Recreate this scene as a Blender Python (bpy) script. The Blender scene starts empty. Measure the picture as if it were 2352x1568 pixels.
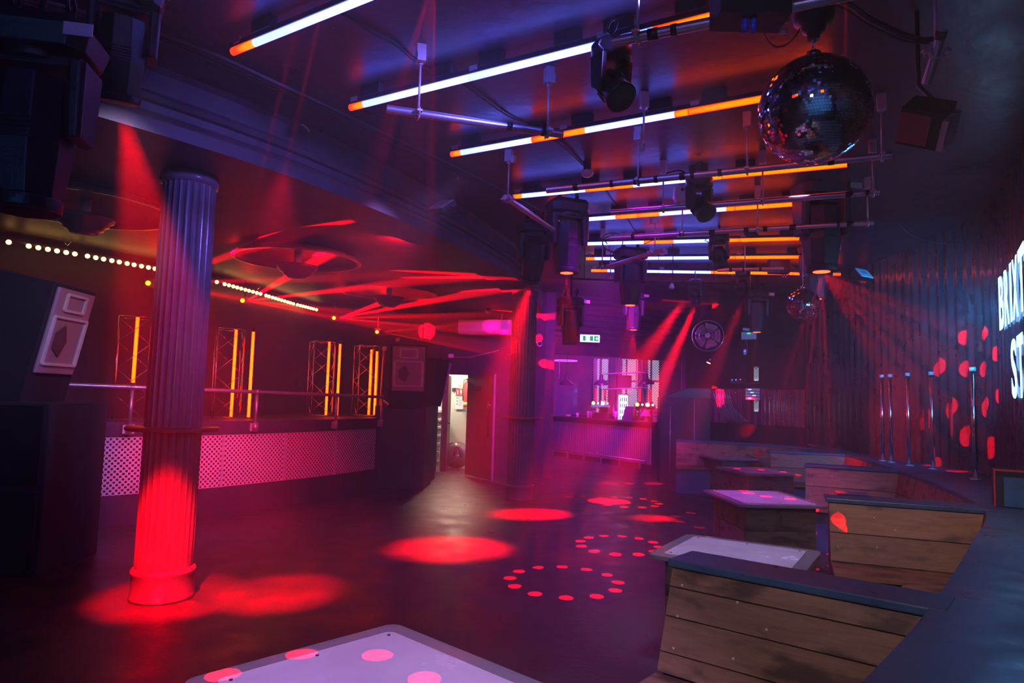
import bpy, bmesh, math, random
from mathutils import Vector, Matrix, noise
random.seed(7)
PI = math.pi
C = bpy.context.scene.collection
scene = bpy.context.scene

# ---------------------------------------------------------------- camera
EYE = 1.53
FOC = 1568.0
up = Vector((538, 19084, -1568)).normalized()          # world up seen from the camera (roll and pitch)
fw = Vector((0, 0, -1))
yw = (fw - up * fw.dot(up)).normalized()
xw = yw.cross(up)
ROT = Matrix((xw, yw, up))
cam = bpy.data.cameras.new('camera')
cam.sensor_width = 36.0
cam.lens = FOC / 2352 * 36.0
cam.clip_start = 0.05
cam.clip_end = 200
cobj = bpy.data.objects.new('camera', cam)
cobj.matrix_world = Matrix.Translation((0, 0, EYE)) @ ROT.to_4x4()
C.objects.link(cobj)
scene.camera = cobj

# ---------------------------------------------------------------- world: dark, with club haze in the air
HAZE = 0.0155
world = bpy.data.worlds.new('world')
scene.world = world
world.use_nodes = True
wn = world.node_tree
wn.nodes.clear()
wo = wn.nodes.new('ShaderNodeOutputWorld')
bg = wn.nodes.new('ShaderNodeBackground')
bg.inputs[0].default_value = (0.1, 0.1, 0.3, 1)
bg.inputs[1].default_value = 0.0
vs = wn.nodes.new('ShaderNodeVolumeScatter')
vs.inputs['Color'].default_value = (1, 1, 1, 1)
vs.inputs['Density'].default_value = HAZE
vs.inputs['Anisotropy'].default_value = 0.15
wn.links.new(bg.outputs[0], wo.inputs['Surface'])
wn.links.new(vs.outputs[0], wo.inputs['Volume'])

vset = scene.view_settings
vset.view_transform = 'Standard'
vset.look = 'None'
vset.exposure = 0.0
vset.gamma = 1.0
vset.use_curve_mapping = False
cy = scene.cycles
cy.use_denoising = True
cy.max_bounces = 4
cy.diffuse_bounces = 2
cy.glossy_bounces = 3
cy.transmission_bounces = 5
cy.transparent_max_bounces = 6
cy.volume_bounces = 0
cy.caustics_reflective = False
cy.caustics_refractive = False
cy.sample_clamp_direct = 0
cy.sample_clamp_indirect = 4
cy.use_light_tree = True
cy.use_adaptive_sampling = True
cy.adaptive_threshold = 0.05
cy.adaptive_min_samples = 16

# ---------------------------------------------------------------- picking points in the room by line of sight
def ray(px, py):
    return ROT @ Vector(((px - 1176) / FOC, -(py - 784) / FOC, -1.0))
def PZ(px, py, z):
    r = ray(px, py); t = (z - EYE) / r.z
    return Vector((r.x * t, r.y * t, z))
def PY(px, py, y):
    r = ray(px, py); t = y / r.y
    return Vector((r.x * t, y, r.z * t + EYE))

# ---------------------------------------------------------------- lights
RED = (1.0, 0.0, 0.006)
def gobo_nodes(li, rings):
    li.use_nodes = True
    nt = li.node_tree
    N = nt.nodes; L = nt.links
    em = next(n for n in N if n.type == 'EMISSION')
    tc = N.new('ShaderNodeTexCoord')
    sp = N.new('ShaderNodeSeparateXYZ'); L.new(tc.outputs['Normal'], sp.inputs[0])
    def m(op, a, b=None, c=None):
        n = N.new('ShaderNodeMath'); n.operation = op
        for i, v in enumerate((a, b, c)):
            if v is None: continue
            if isinstance(v, (int, float)): n.inputs[i].default_value = v
            else: L.new(v, n.inputs[i])
        return n.outputs[0]
    x = m('DIVIDE', sp.outputs[0], sp.outputs[2]); y = m('DIVIDE', sp.outputs[1], sp.outputs[2])
    r = m('SQRT', m('ADD', m('MULTIPLY', x, x), m('MULTIPLY', y, y)))
    ang = m('ARCTAN2', y, x)
    tot = None
    for (R, n, rd) in rings:
        fr = m('SUBTRACT', m('FRACT', m('ADD', m('MULTIPLY', ang, n / (2 * PI)), 0.5 + n)), 0.5)
        a = m('MULTIPLY', fr, 2 * PI * R / n)
        b = m('SUBTRACT', r, R)
        d = m('SQRT', m('ADD', m('MULTIPLY', a, a), m('MULTIPLY', b, b)))
        v = m('LESS_THAN', d, rd)
        tot = v if tot is None else m('MAXIMUM', tot, v)
    L.new(tot, em.inputs['Strength'])
def spot(loc, target, power, angle, blend=0.3, color=RED, size=0.02, rings=None):
    li = bpy.data.lights.new('stage_or_fill_spot', 'SPOT')
    li.energy = power; li.color = color; li.spot_size = math.radians(angle); li.spot_blend = blend
    li.shadow_soft_size = size
    if rings: gobo_nodes(li, rings)
    o = bpy.data.objects.new('stage_or_fill_spot', li)
    o.location = loc
    o.rotation_euler = (Vector(target) - Vector(loc)).to_track_quat('-Z', 'Y').to_euler()
    C.objects.link(o)
    return o
def point(loc, power, color, size=0.1):
    li = bpy.data.lights.new('glow', 'POINT'); li.energy = power; li.color = color; li.shadow_soft_size = size
    o = bpy.data.objects.new('glow', li); o.location = loc; C.objects.link(o)
    return o
def area(loc, target, power, color, sx, sy):
    li = bpy.data.lights.new('wash', 'AREA'); li.energy = power; li.color = color; li.shape = 'RECTANGLE'; li.size = sx; li.size_y = sy
    o = bpy.data.objects.new('wash', li); o.location = loc
    o.rotation_euler = (Vector(target) - Vector(loc)).to_track_quat('-Z', 'Y').to_euler()
    C.objects.link(o)
    return o
# the tubes, bulbs and sign light the room themselves; these are stage beams plus added fills without fixtures
VIO = (.42, .10, 1.0); BLU = (.05, .10, 1.0); MAG = (1.0, .0, .55)
def fl(px, py): return PZ(px, py, 0.0)
# two thin red shafts coming down past the beam
SRC = PY(712, -120, 3.1); SRC.z = 3.5
spot(SRC, (-2.42, 4.95, .12), 15000, 1.5, .2, size=.01); spot(SRC + Vector((.09, .02, 0)), (-2.25, 5.0, .05), 15000, 1.5, .2, size=.01)
spot(PY(1000, -60, 2.6), PZ(720, 1590, .65), 3000, 20, .05, size=.002, rings=[(.13, 8, .020)])
# red stripe on the second divider
for z_ in (.52, .59, .70, .76): spot(Vector((1.3, 2.6, 3.5)), (PY(1938, 1210, 4.9).x - .02, 4.93 - (.74 - z_) * .3, z_), 3000, 1.5, .1, size=.003)
# fans of red beams from the lamps on the left side
for (px, py, y, tg, pw) in ((345, 652, 8.8, ((600, 560, 8), (720, 640, 9), (860, 740, 12.5)), 90000), (560, 692, 10.2, ((740, 590, 10), (1000, 640, 11), (1130, 748, 13.2), (1150, 803, 13.1)), 230000), (772, 731, 12.0, ((1110, 612, 11.5), (1130, 665, 12.5), (1120, 722, 13), (1120, 765, 13), (1195, 800, 10.4)), 300000), (870, 763, 12.4, ((1150, 735, 13), (1150, 815, 13)), 160000)):
    p0 = PY(px, py, y) + Vector((.07, -.07, 0))
    for (tx, ty, tY) in tg: spot(p0, PY(tx, ty, min(tY, 1.64 * FOC / (908 - ty))), pw * (.02 if tx == 1195 else .45 if tx in (1120, 1150, 1130) and ty > 700 else 1), 3.6, .5, size=.01)
    point(p0 + Vector((.05, -.08, 0)), 4, RED, .05)
spot(PY(345, 652, 8.8) + Vector((.1, -.1, 0)), PY(1000, 770, 8.9), 12000, 11, 1, size=.02)
# added wash lights without fixtures, tinting haze, walls, column, doorway and ledge
area(Vector((-1.2, 7.2, 3.1)), (-3.2, 9.5, 1.6), 26, (1, .0, .03), .3, .3)
spot(Vector((-.9, 8.0, 3.4)), (-4.4, 9.6, 1.3), 900, 70, 1, (1, .0, .04), .1)
spot(Vector((1.45, 9.9, 3.35)), (1.3, 14.5, .9), 1000, 95, 1, (.62, .02, .80), .1)
spot(Vector((2.2, 14.6, 3.3)), (1.6, 18.0, .8), 1100, 100, 1, (.75, .02, .85), .15)
spot(Vector((-.3, 10.6, 3.4)), (-.7, 13.0, 1.2), 1400, 75, 1, (.70, .36, .82), .1)
spot(Vector((.6, 3.0, 3.45)), (-2.6, 5.6, 2.6), 420, 48, 1, (.20, .14, 1.0), .1)
spot(Vector((1.2, 6.0, 3.4)), (1.0, 7.5, 0), 500, 120, 1, (.30, .0, .55), .2)
spot(Vector((2.7, 2.4, 3.4)), (2.1, 1.2, .8), 16, 50, 1, (.10, .75, 1.0), .2)
# unseen lamp added behind the camera, inferred from light on booths and tables
spot(Vector((-.6, -.9, 3.4)), (1.5, 4.3, .5), 210, 52, 1, (1.0, .70, .66), .2)
spot(Vector((-.5, .6, 3.5)), (-.25, 2.3, .65), 430, 36, .7, (.66, .38, 1.0), .15)  # added fill on the foreground table top, no fixture
spot(Vector((.9, 3.2, 3.5)), (1.35, 4.35, .65), 260, 30, .8, (.62, .52, 1.0), .1)  # added fill on the nearest booth table top, no fixture
spot(Vector((2.3, 5.4, 3.4)), (2.75, 7.0, .65), 200, 45, .8, (.85, .30, .85), .1)  # added fill on the farther booth tables, no fixture
spot(Vector((3.7, 5.1, 2.3)), (4.75, 8.2, 2.3), 1000, 66, 1, (.015, .30, .95), .2)  # unseen lamp added in place of the rest of the sign
point(Vector((3.5, 5.0, 2.25)), 3, (.03, .34, 1.0), .25)  # second unseen lamp added for the sign's blue glow
# rooms beyond
point(Vector((-1.2, 15.0, 2.35)), 120, (1, .84, .60), .12)
point(Vector((-2.05, 15.3, 2.2)), 120, (.9, .95, 1), .12)
point(Vector((2.6, 18.6, 2.9)), 30, (.8, .1, .9), .2)
spot(Vector((-1.6, 4.6, 3.1)), (-3.3, 8.6, .65), 1700, 38, 1, (1, .0, .05), .05)  # added red fill brightening the perforated panels, no fixture
spot(Vector((-.4, 5.6, 3.4)), (-4.2, 7.9, .6), 420, 50, 1, (.55, .2, .9), .05)  # added violet fill on the left panels, no fixture
spot(Vector((1.3, 1.6, 3.45)), (2.85, 4.8, .65), 170, 34, .9, (1.0, .58, .56), .1)  # added fill brightening the second divider, no fixture
spot(Vector((-1.9, 3.6, 3.3)), (-4.2, 5.9, 1.75), 160, 40, .9, (.72, .55, 1.0), .1)  # added violet fill brightening the big speaker, no fixture
spot(Vector((0, -1.2, 3.4)), (-.8, -3.8, 1.6), 2400, 112, 1, (.04, .32, 1.0), .2)  # unseen blue light added on the rear wall, for mirror ball reflections

# ---------------------------------------------------------------- mesh builder
class MB:
    def __init__(s): s.v = []; s.f = []; s.uv = None; s.sm = []
    def add(s, vs, fs, smooth=False):
        n = len(s.v)
        s.v += [Vector(v) for v in vs]
        s.f += [tuple(i + n for i in f) for f in fs]
        s.sm += [smooth] * len(fs)
        return s
    def box(s, c, d, rz=0.0, M=None):
        c = Vector(c); hx, hy, hz = d[0] / 2, d[1] / 2, d[2] / 2
        R = M if M is not None else Matrix.Rotation(rz, 3, 'Z')
        vs = [c + R @ Vector((x * hx, y * hy, z * hz)) for z in (-1, 1) for x, y in ((-1, -1), (1, -1), (1, 1), (-1, 1))]
        return s.add(vs, [(3, 2, 1, 0), (4, 5, 6, 7), (0, 1, 5, 4), (1, 2, 6, 5), (2, 3, 7, 6), (3, 0, 4, 7)])
    def bar(s, a, b, w, h, upv=(0, 0, 1)):
        a = Vector(a); b = Vector(b); d = (b - a); L = d.length; x = d.normalized()
        u = Vector(upv)
        if abs(x.dot(u)) > .98: u = Vector((0, 1, 0))
        y = u.cross(x).normalized(); z = x.cross(y)
        return s.box((a + b) / 2, (L, w, h), M=Matrix((x, y, z)).transposed())
    def cyl(s, a, b, r, r2=None, n=12, caps=True, smooth=True):
        a = Vector(a); b = Vector(b); r2 = r if r2 is None else r2
        z = (b - a).normalized(); t = Vector((1, 0, 0)) if abs(z.x) < .9 else Vector((0, 1, 0))
        x = z.cross(t).normalized(); y = z.cross(x)
        vs = []
        for c, q in ((a, r), (b, r2)):
            for i in range(n):
                an = 2 * PI * i / n
                vs.append(c + x * math.cos(an) * q + y * math.sin(an) * q)
        s.add(vs, [(i, (i + 1) % n, n + (i + 1) % n, n + i) for i in range(n)], smooth)
        if caps: s.add(vs, [tuple(range(n - 1, -1, -1)), tuple(range(n, 2 * n))])
        return s
    def tube(s, pts, r, n=8, smooth=True):
        pts = [Vector(p) for p in pts]
        rings = []
        px = None
        for i, p in enumerate(pts):
            t = (pts[min(i + 1, len(pts) - 1)] - pts[max(i - 1, 0)]).normalized()
            if px is None:
                q = Vector((0, 0, 1)) if abs(t.z) < .9 else Vector((1, 0, 0))
                px = t.cross(q).normalized()
            px = (px - t * px.dot(t)).normalized()
            py = t.cross(px)
            rings.append([p + px * math.cos(2 * PI * k / n) * r + py * math.sin(2 * PI * k / n) * r for k in range(n)])
        vs = [v for R_ in rings for v in R_]
        fs = []
        for i in range(len(pts) - 1):
            for k in range(n):
                fs.append((i * n + k, i * n + (k + 1) % n, (i + 1) * n + (k + 1) % n, (i + 1) * n + k))
        s.add(vs, fs, smooth)
        s.add(rings[0], [tuple(range(n - 1, -1, -1))]); s.add(rings[-1], [tuple(range(n))])
        return s
    def lathe(s, prof, c=(0, 0, 0), n=32, smooth=True, M=None):
        c = Vector(c); vs = []; fs = []
        for (r, z) in prof:
            for i in range(n):
                a = 2 * PI * i / n
                v = Vector((r * math.cos(a), r * math.sin(a), z))
                if M is not None: v = M @ v
                vs.append(c + v)
        for j in range(len(prof) - 1):
            for i in range(n):
                fs.append((j * n + i, j * n + (i + 1) % n, (j + 1) * n + (i + 1) % n, (j + 1) * n + i))
        return s.add(vs, fs, smooth)
    def sphere(s, c, r, n=16, m=10, sq=(1, 1, 1)):
        prof = [(max(1e-4, math.sin(PI * j / m)), -math.cos(PI * j / m)) for j in range(m + 1)]
        vs = []; fs = []
        c = Vector(c)
        for (q, z) in prof:
            for i in range(n):
                a = 2 * PI * i / n
                vs.append(c + Vector((q * math.cos(a) * r * sq[0], q * math.sin(a) * r * sq[1], z * r * sq[2])))
        for j in range(m):
            for i in range(n):
                fs.append((j * n + i, j * n + (i + 1) % n, (j + 1) * n + (i + 1) % n, (j + 1) * n + i))
        return s.add(vs, fs, True)
    def prism(s, pts, h, smooth=False):                 # polygon of 3D points extruded by vector h
        pts = [Vector(p) for p in pts]; h = Vector(h); n = len(pts)
        vs = pts + [p + h for p in pts]
        fs = [tuple(range(n - 1, -1, -1)), tuple(range(n, 2 * n))]
        s.add(vs, fs)
        return s.add(vs, [(i, (i + 1) % n, n + (i + 1) % n, n + i) for i in range(n)], smooth)
    def sweep(s, path, prof, closed=False, smooth=False): # path: list of (x,y); prof: list of (offset to the left of travel, z)
        pts = [Vector((p[0], p[1], 0)) for p in path]; rows = []
        for i, p in enumerate(pts):
            t = (pts[min(i + 1, len(pts) - 1)] - pts[max(i - 1, 0)]).normalized()
            nrm = Vector((-t.y, t.x, 0))
            rows.append([p + nrm * o + Vector((0, 0, z)) for o, z in prof])
        k = len(prof); vs = [v for r in rows for v in r]; fs = []
        rng = k if closed else k - 1
        for i in range(len(pts) - 1):
            for j in range(rng):
                a, b = j, (j + 1) % k
                fs.append((i * k + a, i * k + b, (i + 1) * k + b, (i + 1) * k + a))
        s.add(vs, fs, smooth)
        if closed:
            s.add(rows[0], [tuple(range(k))]); s.add(rows[-1], [tuple(range(k - 1, -1, -1))])
        return s
    def build(s, name, m, parent=None, world=False, bevel=0.0, fix=True):
        inv = parent.matrix_basis.inverted() if (parent is not None and world) else None
        if world and parent is not None and parent.parent is not None:
            inv = (parent.parent.matrix_basis @ parent.matrix_basis).inverted()
        me = bpy.data.meshes.new(name)
        vs = [(inv @ v) if inv else v for v in s.v]
        me.from_pydata([tuple(v) for v in vs], [], s.f)
        me.polygons.foreach_set('use_smooth', s.sm)
        if fix:
            bm = bmesh.new(); bm.from_mesh(me)
            bmesh.ops.remove_doubles(bm, verts=bm.verts, dist=1e-5)
            bmesh.ops.recalc_face_normals(bm, faces=bm.faces)
            bm.to_mesh(me); bm.free()
        me.materials.append(m)
        o = bpy.data.objects.new(name, me)
        C.objects.link(o)
        if parent is not None: o.parent = parent
        if bevel:
            b = o.modifiers.new('bevel', 'BEVEL'); b.width = bevel; b.segments = 2; b.limit_method = 'ANGLE'
        return o
def tag(o, label=None, cat=None, group=None, kind=None):
    if label: o['label'] = label
    if cat: o['category'] = cat
    if group: o['group'] = group
    if kind: o['kind'] = kind
    return o
def thing(name, label, cat, loc=(0, 0, 0), rz=0.0, group=None, M=None):
    o = bpy.data.objects.new(name, None)
    o.empty_display_size = 0.05
    if M is not None: o.matrix_basis = M
    else:
        o.location = loc; o.rotation_euler = (0, 0, rz)
        o.matrix_basis = Matrix.Translation(Vector(loc)) @ Matrix.Rotation(rz, 4, 'Z')
    C.objects.link(o)
    return tag(o, label, cat, group)
def struct(name, mb, m, **k):
    o = mb.build(name, m, **k); o['kind'] = 'structure'; return o
def copy_tree(o, parent=None):
    c = o.copy(); C.objects.link(c); c.parent = parent
    for ch in list(o.children): copy_tree(ch, c)
    return c
def smooth_path(pts, step=0.25):                        # Catmull-Rom through plan points
    P = [Vector((p[0], p[1], 0)) for p in pts]
    P = [2 * P[0] - P[1]] + P + [2 * P[-1] - P[-2]]
    out = []
    for i in range(1, len(P) - 2):
        a, b, c, d = P[i - 1], P[i], P[i + 1], P[i + 2]
        n = max(2, int((c - b).length / step))
        for k in range(n):
            t = k / n
            out.append(0.5 * ((2 * b) + (c - a) * t + (2 * a - 5 * b + 4 * c - d) * t * t + (3 * b - a - 3 * c + d) * t ** 3))
    out.append(P[-2])
    return [(v.x, v.y) for v in out]
def along(path, s):                                     # point and tangent at arc length s
    acc = 0
    for a, b in zip(path, path[1:]):
        A = Vector(a); B = Vector(b); L = (B - A).length
        if acc + L >= s: return A + (B - A) * ((s - acc) / L), (B - A).normalized()
        acc += L
    return B, (B - A).normalized()
def near_s(path, p):                                    # arc length of the path point nearest p
    best = (1e9, 0); acc = 0; p = Vector((p[0], p[1]))
    for a, b in zip(path, path[1:]):
        A = Vector(a); B = Vector(b); L = (B - A).length
        t = max(0, min(1, (p - A).dot(B - A) / (L * L)))
        d = (A + (B - A) * t - p).length
        if d < best[0]: best = (d, acc + t * L)
        acc += L
    return best[1]

# ---------------------------------------------------------------- materials
def mat(name, col, rough=0.5, metal=0.0, var=0.0, scale=8.0, bump=0.0, bscale=60.0, coat=0.0, stretch=None, rvar=0.0, spec=0.5):
    m = bpy.data.materials.new(name); m.use_nodes = True
    nt = m.node_tree; N = nt.nodes; L = nt.links
    p = N['Principled BSDF']
    p.inputs['Base Color'].default_value = (*col, 1); p.inputs['Roughness'].default_value = rough
    p.inputs['Metallic'].default_value = metal; p.inputs['Coat Weight'].default_value = coat
    p.inputs['Specular IOR Level'].default_value = spec
    if var or bump or rvar:
        tc = N.new('ShaderNodeTexCoord'); mp = N.new('ShaderNodeMapping')
        L.new(tc.outputs['Object'], mp.inputs[0])
        if stretch: mp.inputs['Scale'].default_value = stretch
        if var or rvar:
            nz = N.new('ShaderNodeTexNoise'); nz.inputs['Scale'].default_value = scale; nz.inputs['Detail'].default_value = 6
            nz.inputs['Roughness'].default_value = .65
            L.new(mp.outputs[0], nz.inputs[0])
        if var:
            cr = N.new('ShaderNodeValToRGB')
            cr.color_ramp.elements[0].position = .3; cr.color_ramp.elements[1].position = .7
            cr.color_ramp.elements[0].color = (*[max(0, c * (1 - var)) for c in col], 1)
            cr.color_ramp.elements[1].color = (*[min(1, c * (1 + var)) for c in col], 1)
            L.new(nz.outputs['Fac'], cr.inputs[0]); L.new(cr.outputs[0], p.inputs['Base Color'])
        if rvar:
            mr = N.new('ShaderNodeMapRange'); mr.inputs['From Min'].default_value = .3; mr.inputs['From Max'].default_value = .7
            mr.inputs['To Min'].default_value = max(0.02, rough - rvar); mr.inputs['To Max'].default_value = rough + rvar
            L.new(nz.outputs['Fac'], mr.inputs[0]); L.new(mr.outputs[0], p.inputs['Roughness'])
        if bump:
            n2 = N.new('ShaderNodeTexNoise'); n2.inputs['Scale'].default_value = bscale; n2.inputs['Detail'].default_value = 4
            L.new(mp.outputs[0], n2.inputs[0])
            bp = N.new('ShaderNodeBump'); bp.inputs['Strength'].default_value = bump; bp.inputs['Distance'].default_value = .01
            L.new(n2.outputs['Fac'], bp.inputs['Height']); L.new(bp.outputs[0], p.inputs['Normal'])
    return m
def emit(name, col, st, core=None):
    m = bpy.data.materials.new(name); m.use_nodes = True
    nt = m.node_tree; nt.nodes.clear()
    o = nt.nodes.new('ShaderNodeOutputMaterial'); e = nt.nodes.new('ShaderNodeEmission')
    e.inputs[0].default_value = (*col, 1); e.inputs[1].default_value = st
    if core:                                            # diffuser tube: brighter, paler where one looks straight through it
        lw = nt.nodes.new('ShaderNodeLayerWeight'); lw.inputs[0].default_value = .5
        mx = nt.nodes.new('ShaderNodeMix'); mx.data_type = 'RGBA'
        cr = nt.nodes.new('ShaderNodeValToRGB'); cr.color_ramp.elements[0].position = .25; cr.color_ramp.elements[1].position = .75
        nt.links.new(lw.outputs['Facing'], cr.inputs[0]); nt.links.new(cr.outputs[0], mx.inputs[0])
        mx.inputs[6].default_value = (*core, 1); mx.inputs[7].default_value = (*col, 1)
        nt.links.new(mx.outputs[2], e.inputs[0])
    nt.links.new(e.outputs[0], o.inputs[0])
    return m
def wood(name, a, b, dark, seed=0.0, rough=.55):
    m = bpy.data.materials.new(name); m.use_nodes = True
    nt = m.node_tree; N = nt.nodes; L = nt.links; p = N['Principled BSDF']
    tc = N.new('ShaderNodeTexCoord'); mp = N.new('ShaderNodeMapping'); mp.inputs['Scale'].default_value = (1.6, 14, 14)
    mp.inputs['Location'].default_value = (seed, seed * .7, 0)
    g = N.new('ShaderNodeNewGeometry')
    ad = N.new('ShaderNodeVectorMath'); ad.operation = 'ADD'
    ms = N.new('ShaderNodeMath'); ms.operation = 'MULTIPLY'; ms.inputs[1].default_value = 37.0
    L.new(g.outputs['Random Per Island'], ms.inputs[0])
    L.new(tc.outputs['Object'], mp.inputs[0]); L.new(mp.outputs[0], ad.inputs[0]); L.new(ms.outputs[0], ad.inputs[1])
    n1 = N.new('ShaderNodeTexNoise'); n1.inputs['Scale'].default_value = 2.2; n1.inputs['Detail'].default_value = 8; n1.inputs['Roughness'].default_value = .7; n1.inputs['Distortion'].default_value = .6
    L.new(ad.outputs[0], n1.inputs[0])
    cr = N.new('ShaderNodeValToRGB'); cr.color_ramp.elements[0].position = .32; cr.color_ramp.elements[1].position = .68
    cr.color_ramp.elements[0].color = (*a, 1); cr.color_ramp.elements[1].color = (*b, 1)
    L.new(n1.outputs['Fac'], cr.inputs[0])
    # stains and knots
    mp2 = N.new('ShaderNodeMapping'); mp2.inputs['Scale'].default_value = (3.2, 7, 7); L.new(tc.outputs['Object'], mp2.inputs[0])
    ad2 = N.new('ShaderNodeVectorMath'); ad2.operation = 'ADD'; L.new(mp2.outputs[0], ad2.inputs[0]); L.new(ms.outputs[0], ad2.inputs[1])
    n2 = N.new('ShaderNodeTexNoise'); n2.inputs['Scale'].default_value = 1.3; n2.inputs['Detail'].default_value = 5
    L.new(ad2.outputs[0], n2.inputs[0])
    c2 = N.new('ShaderNodeValToRGB'); c2.color_ramp.elements[0].position = .52; c2.color_ramp.elements[1].position = .64
    L.new(n2.outputs['Fac'], c2.inputs[0])
    vo = N.new('ShaderNodeTexVoronoi'); vo.inputs['Scale'].default_value = .75; L.new(ad2.outputs[0], vo.inputs[0])
    c3 = N.new('ShaderNodeValToRGB'); c3.color_ramp.elements[0].position = .08; c3.color_ramp.elements[1].position = .17
    c3.color_ramp.elements[0].color = (1, 1, 1, 1); c3.color_ramp.elements[1].color = (0, 0, 0, 1)
    L.new(vo.outputs['Distance'], c3.inputs[0])
    mx0 = N.new('ShaderNodeMath'); mx0.operation = 'MAXIMUM'; L.new(c2.outputs[0], mx0.inputs[0]); L.new(c3.outputs[0], mx0.inputs[1])
    mk = N.new('ShaderNodeMath'); mk.operation = 'MULTIPLY'; mk.inputs[1].default_value = .8; L.new(mx0.outputs[0], mk.inputs[0])
    mx = N.new('ShaderNodeMix'); mx.data_type = 'RGBA'
    L.new(mk.outputs[0], mx.inputs[0]); L.new(cr.outputs[0], mx.inputs[6]); mx.inputs[7].default_value = (*dark, 1)
    hs = N.new('ShaderNodeHueSaturation'); mr = N.new('ShaderNodeMapRange'); mr.inputs['To Min'].default_value = .7; mr.inputs['To Max'].default_value = 1.25
    L.new(g.outputs['Random Per Island'], mr.inputs[0]); L.new(mr.outputs[0], hs.inputs['Value']); L.new(mx.outputs[2], hs.inputs['Color'])
    L.new(hs.outputs[0], p.inputs['Base Color']); p.inputs['Roughness'].default_value = rough
    bp = N.new('ShaderNodeBump'); bp.inputs['Strength'].default_value = .25; bp.inputs['Distance'].default_value = .004
    L.new(n1.outputs['Fac'], bp.inputs['Height']); L.new(bp.outputs[0], p.inputs['Normal'])
    return m
M = {}
M['floor'] = mat('floor_boards', (.055, .045, .048), .40, var=.55, scale=3, bump=.25, bscale=25, stretch=(1, 1, 1), rvar=.14)
M['ceiling'] = mat('ceiling_paint', (.05, .042, .06), .36, var=.4, scale=2.2, bump=.35, bscale=14, rvar=.1)
M['ceil_low'] = mat('lower_ceiling_paint', (.07, .045, .045), .5, var=.5, scale=2, bump=.2, bscale=12)
M['beam'] = mat('beam_paint', (.06, .055, .07), .5, var=.3, scale=3, bump=.15, bscale=30)
M['wall'] = mat('black_wall', (.022, .018, .022), .55, var=.4, scale=2, bump=.1, bscale=20)
M['wall_l'] = mat('stage_back_wall', (.03, .018, .018), .6, var=.4, scale=2, bump=.1, bscale=20)
M['plum'] = mat('plum_wall', (.05, .03, .06), .6, var=.3, scale=2, bump=.1, bscale=20)
M['black'] = mat('black_plastic', (.012, .012, .015), .4, var=.2, scale=10)
M['dark'] = mat('dark_casing', (.035, .035, .045), .45, var=.2, scale=10)
M['cloth'] = mat('black_carpet_cover', (.02, .02, .026), .85, var=.3, scale=40, bump=.2, bscale=200)
M['steel'] = mat('scaffold_alloy', (.62, .60, .64), .34, metal=.85, var=.15, scale=9)
M['galv'] = mat('galvanised_bracket', (.6, .6, .62), .45, metal=.5, var=.1)
M['chrome'] = mat('chrome', (.8, .8, .82), .12, metal=1)
M['white'] = mat('white_plastic', (.72, .7, .7), .4, var=.06)
M['col'] = mat('column_paint', (.17, .14, .19), .20, var=.2, scale=5, bump=.06, bscale=20)
M['shelf'] = mat('varnished_shelf', (.30, .10, .08), .3, var=.2)
M['bluecap'] = mat('blue_grey_paint', (.05, .12, .22), .38, var=.25, scale=5, bump=.08, bscale=30, rvar=.12)
M['wood'] = wood('pine_boards', (.16, .085, .042), (.32, .19, .10), (.035, .02, .014))
M['wood2'] = wood('weathered_boards', (.12, .09, .07), (.26, .20, .155), (.04, .03, .024), seed=3.3)
M['mirror'] = mat('mirror', (.85, .87, .9), .03, metal=1)
M['acry'] = mat('clear_edge', (.8, .8, .85), .08)
p = M['acry'].node_tree.nodes['Principled BSDF']; p.inputs['Transmission Weight'].default_value = .75; p.inputs['IOR'].default_value = 1.3
M['top'] = mat('frosted_table_panel', (.62, .60, .66), .22, var=.08, scale=4, rvar=.08)
M['white_led'] = emit('white_led', (.07, .09, 1.0), 12.0, core=(.10, .14, 1.0))
M['orange_led'] = emit('orange_led', (1.0, .008, .0), 7, core=(1.0, .06, .0))
M['orange_tube'] = emit('orange_tube', (1.0, .006, .0), 11, core=(1.0, .055, .0))
M['bulb'] = emit('warm_bulb', (1.0, .52, .12), 9)
M['redlens'] = emit('red_lens', (1.0, .03, .01), 14)
M['amber'] = emit('amber_lens', (1.0, .12, .005), 12)
M['cyan'] = emit('sign_letters', (.22, .52, 1.0), 4.6)
M['green'] = emit('green_led', (.02, 1, .2), 3)
M['blueled'] = emit('blue_led', (.03, .05, 1), 6)
M['day'] = emit('daylight_pane', (.72, .80, 1.0), .8)
M['red_paint'] = mat('red_paint', (.7, .03, .02), .35)
# ================================================================ the room
beam = smooth_path([(-5.6, 1.2), (-4.3, 2.35), (-3.3, 3.3), (-2.61, 4.0), (-1.85, 4.95), (-1.2, 6.1), (-.63, 7.35), (-.22, 8.5), (.06, 9.4), (.32, 10.8), (.5, 12.2), (.58, 13.35)])
wleft = smooth_path([(-8.2, 4.2), (-6.9, 6.1), (-5.85, 7.55), (-5.36, 8.3), (-4.89, 9.2), (-4.42, 10.1), (-4.1, 11.1), (-3.85, 12.4), (-3.75, 14.9)])
plat = smooth_path([(-6.6, 5.9), (-5.5, 6.65), (-4.65, 7.31), (-3.75, 8.22), (-3.1, 9.15), (-2.55, 10.1), (-2.11, 11.1)])
inner = smooth_path([(.15, .85), (.92, 1.71), (1.45, 2.32), (2.35, 3.45), (3.25, 4.66), (3.85, 6.1), (4.22, 7.39), (4.55, 8.6), (4.78, 9.69), (4.78, 10.7), (4.35, 11.45), (3.6, 11.9), (2.94, 12.1)])
wright = smooth_path([(3.0, -3.5), (3.05, .5), (3.2, 3.2), (3.5, 4.4), (4.2, 5.62), (4.85, 6.85), (5.08, 8), (5.2, 9.5), (5.3, 11), (5.4, 12.6)])
SOF = 3.2; CEI = 3.62
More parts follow.
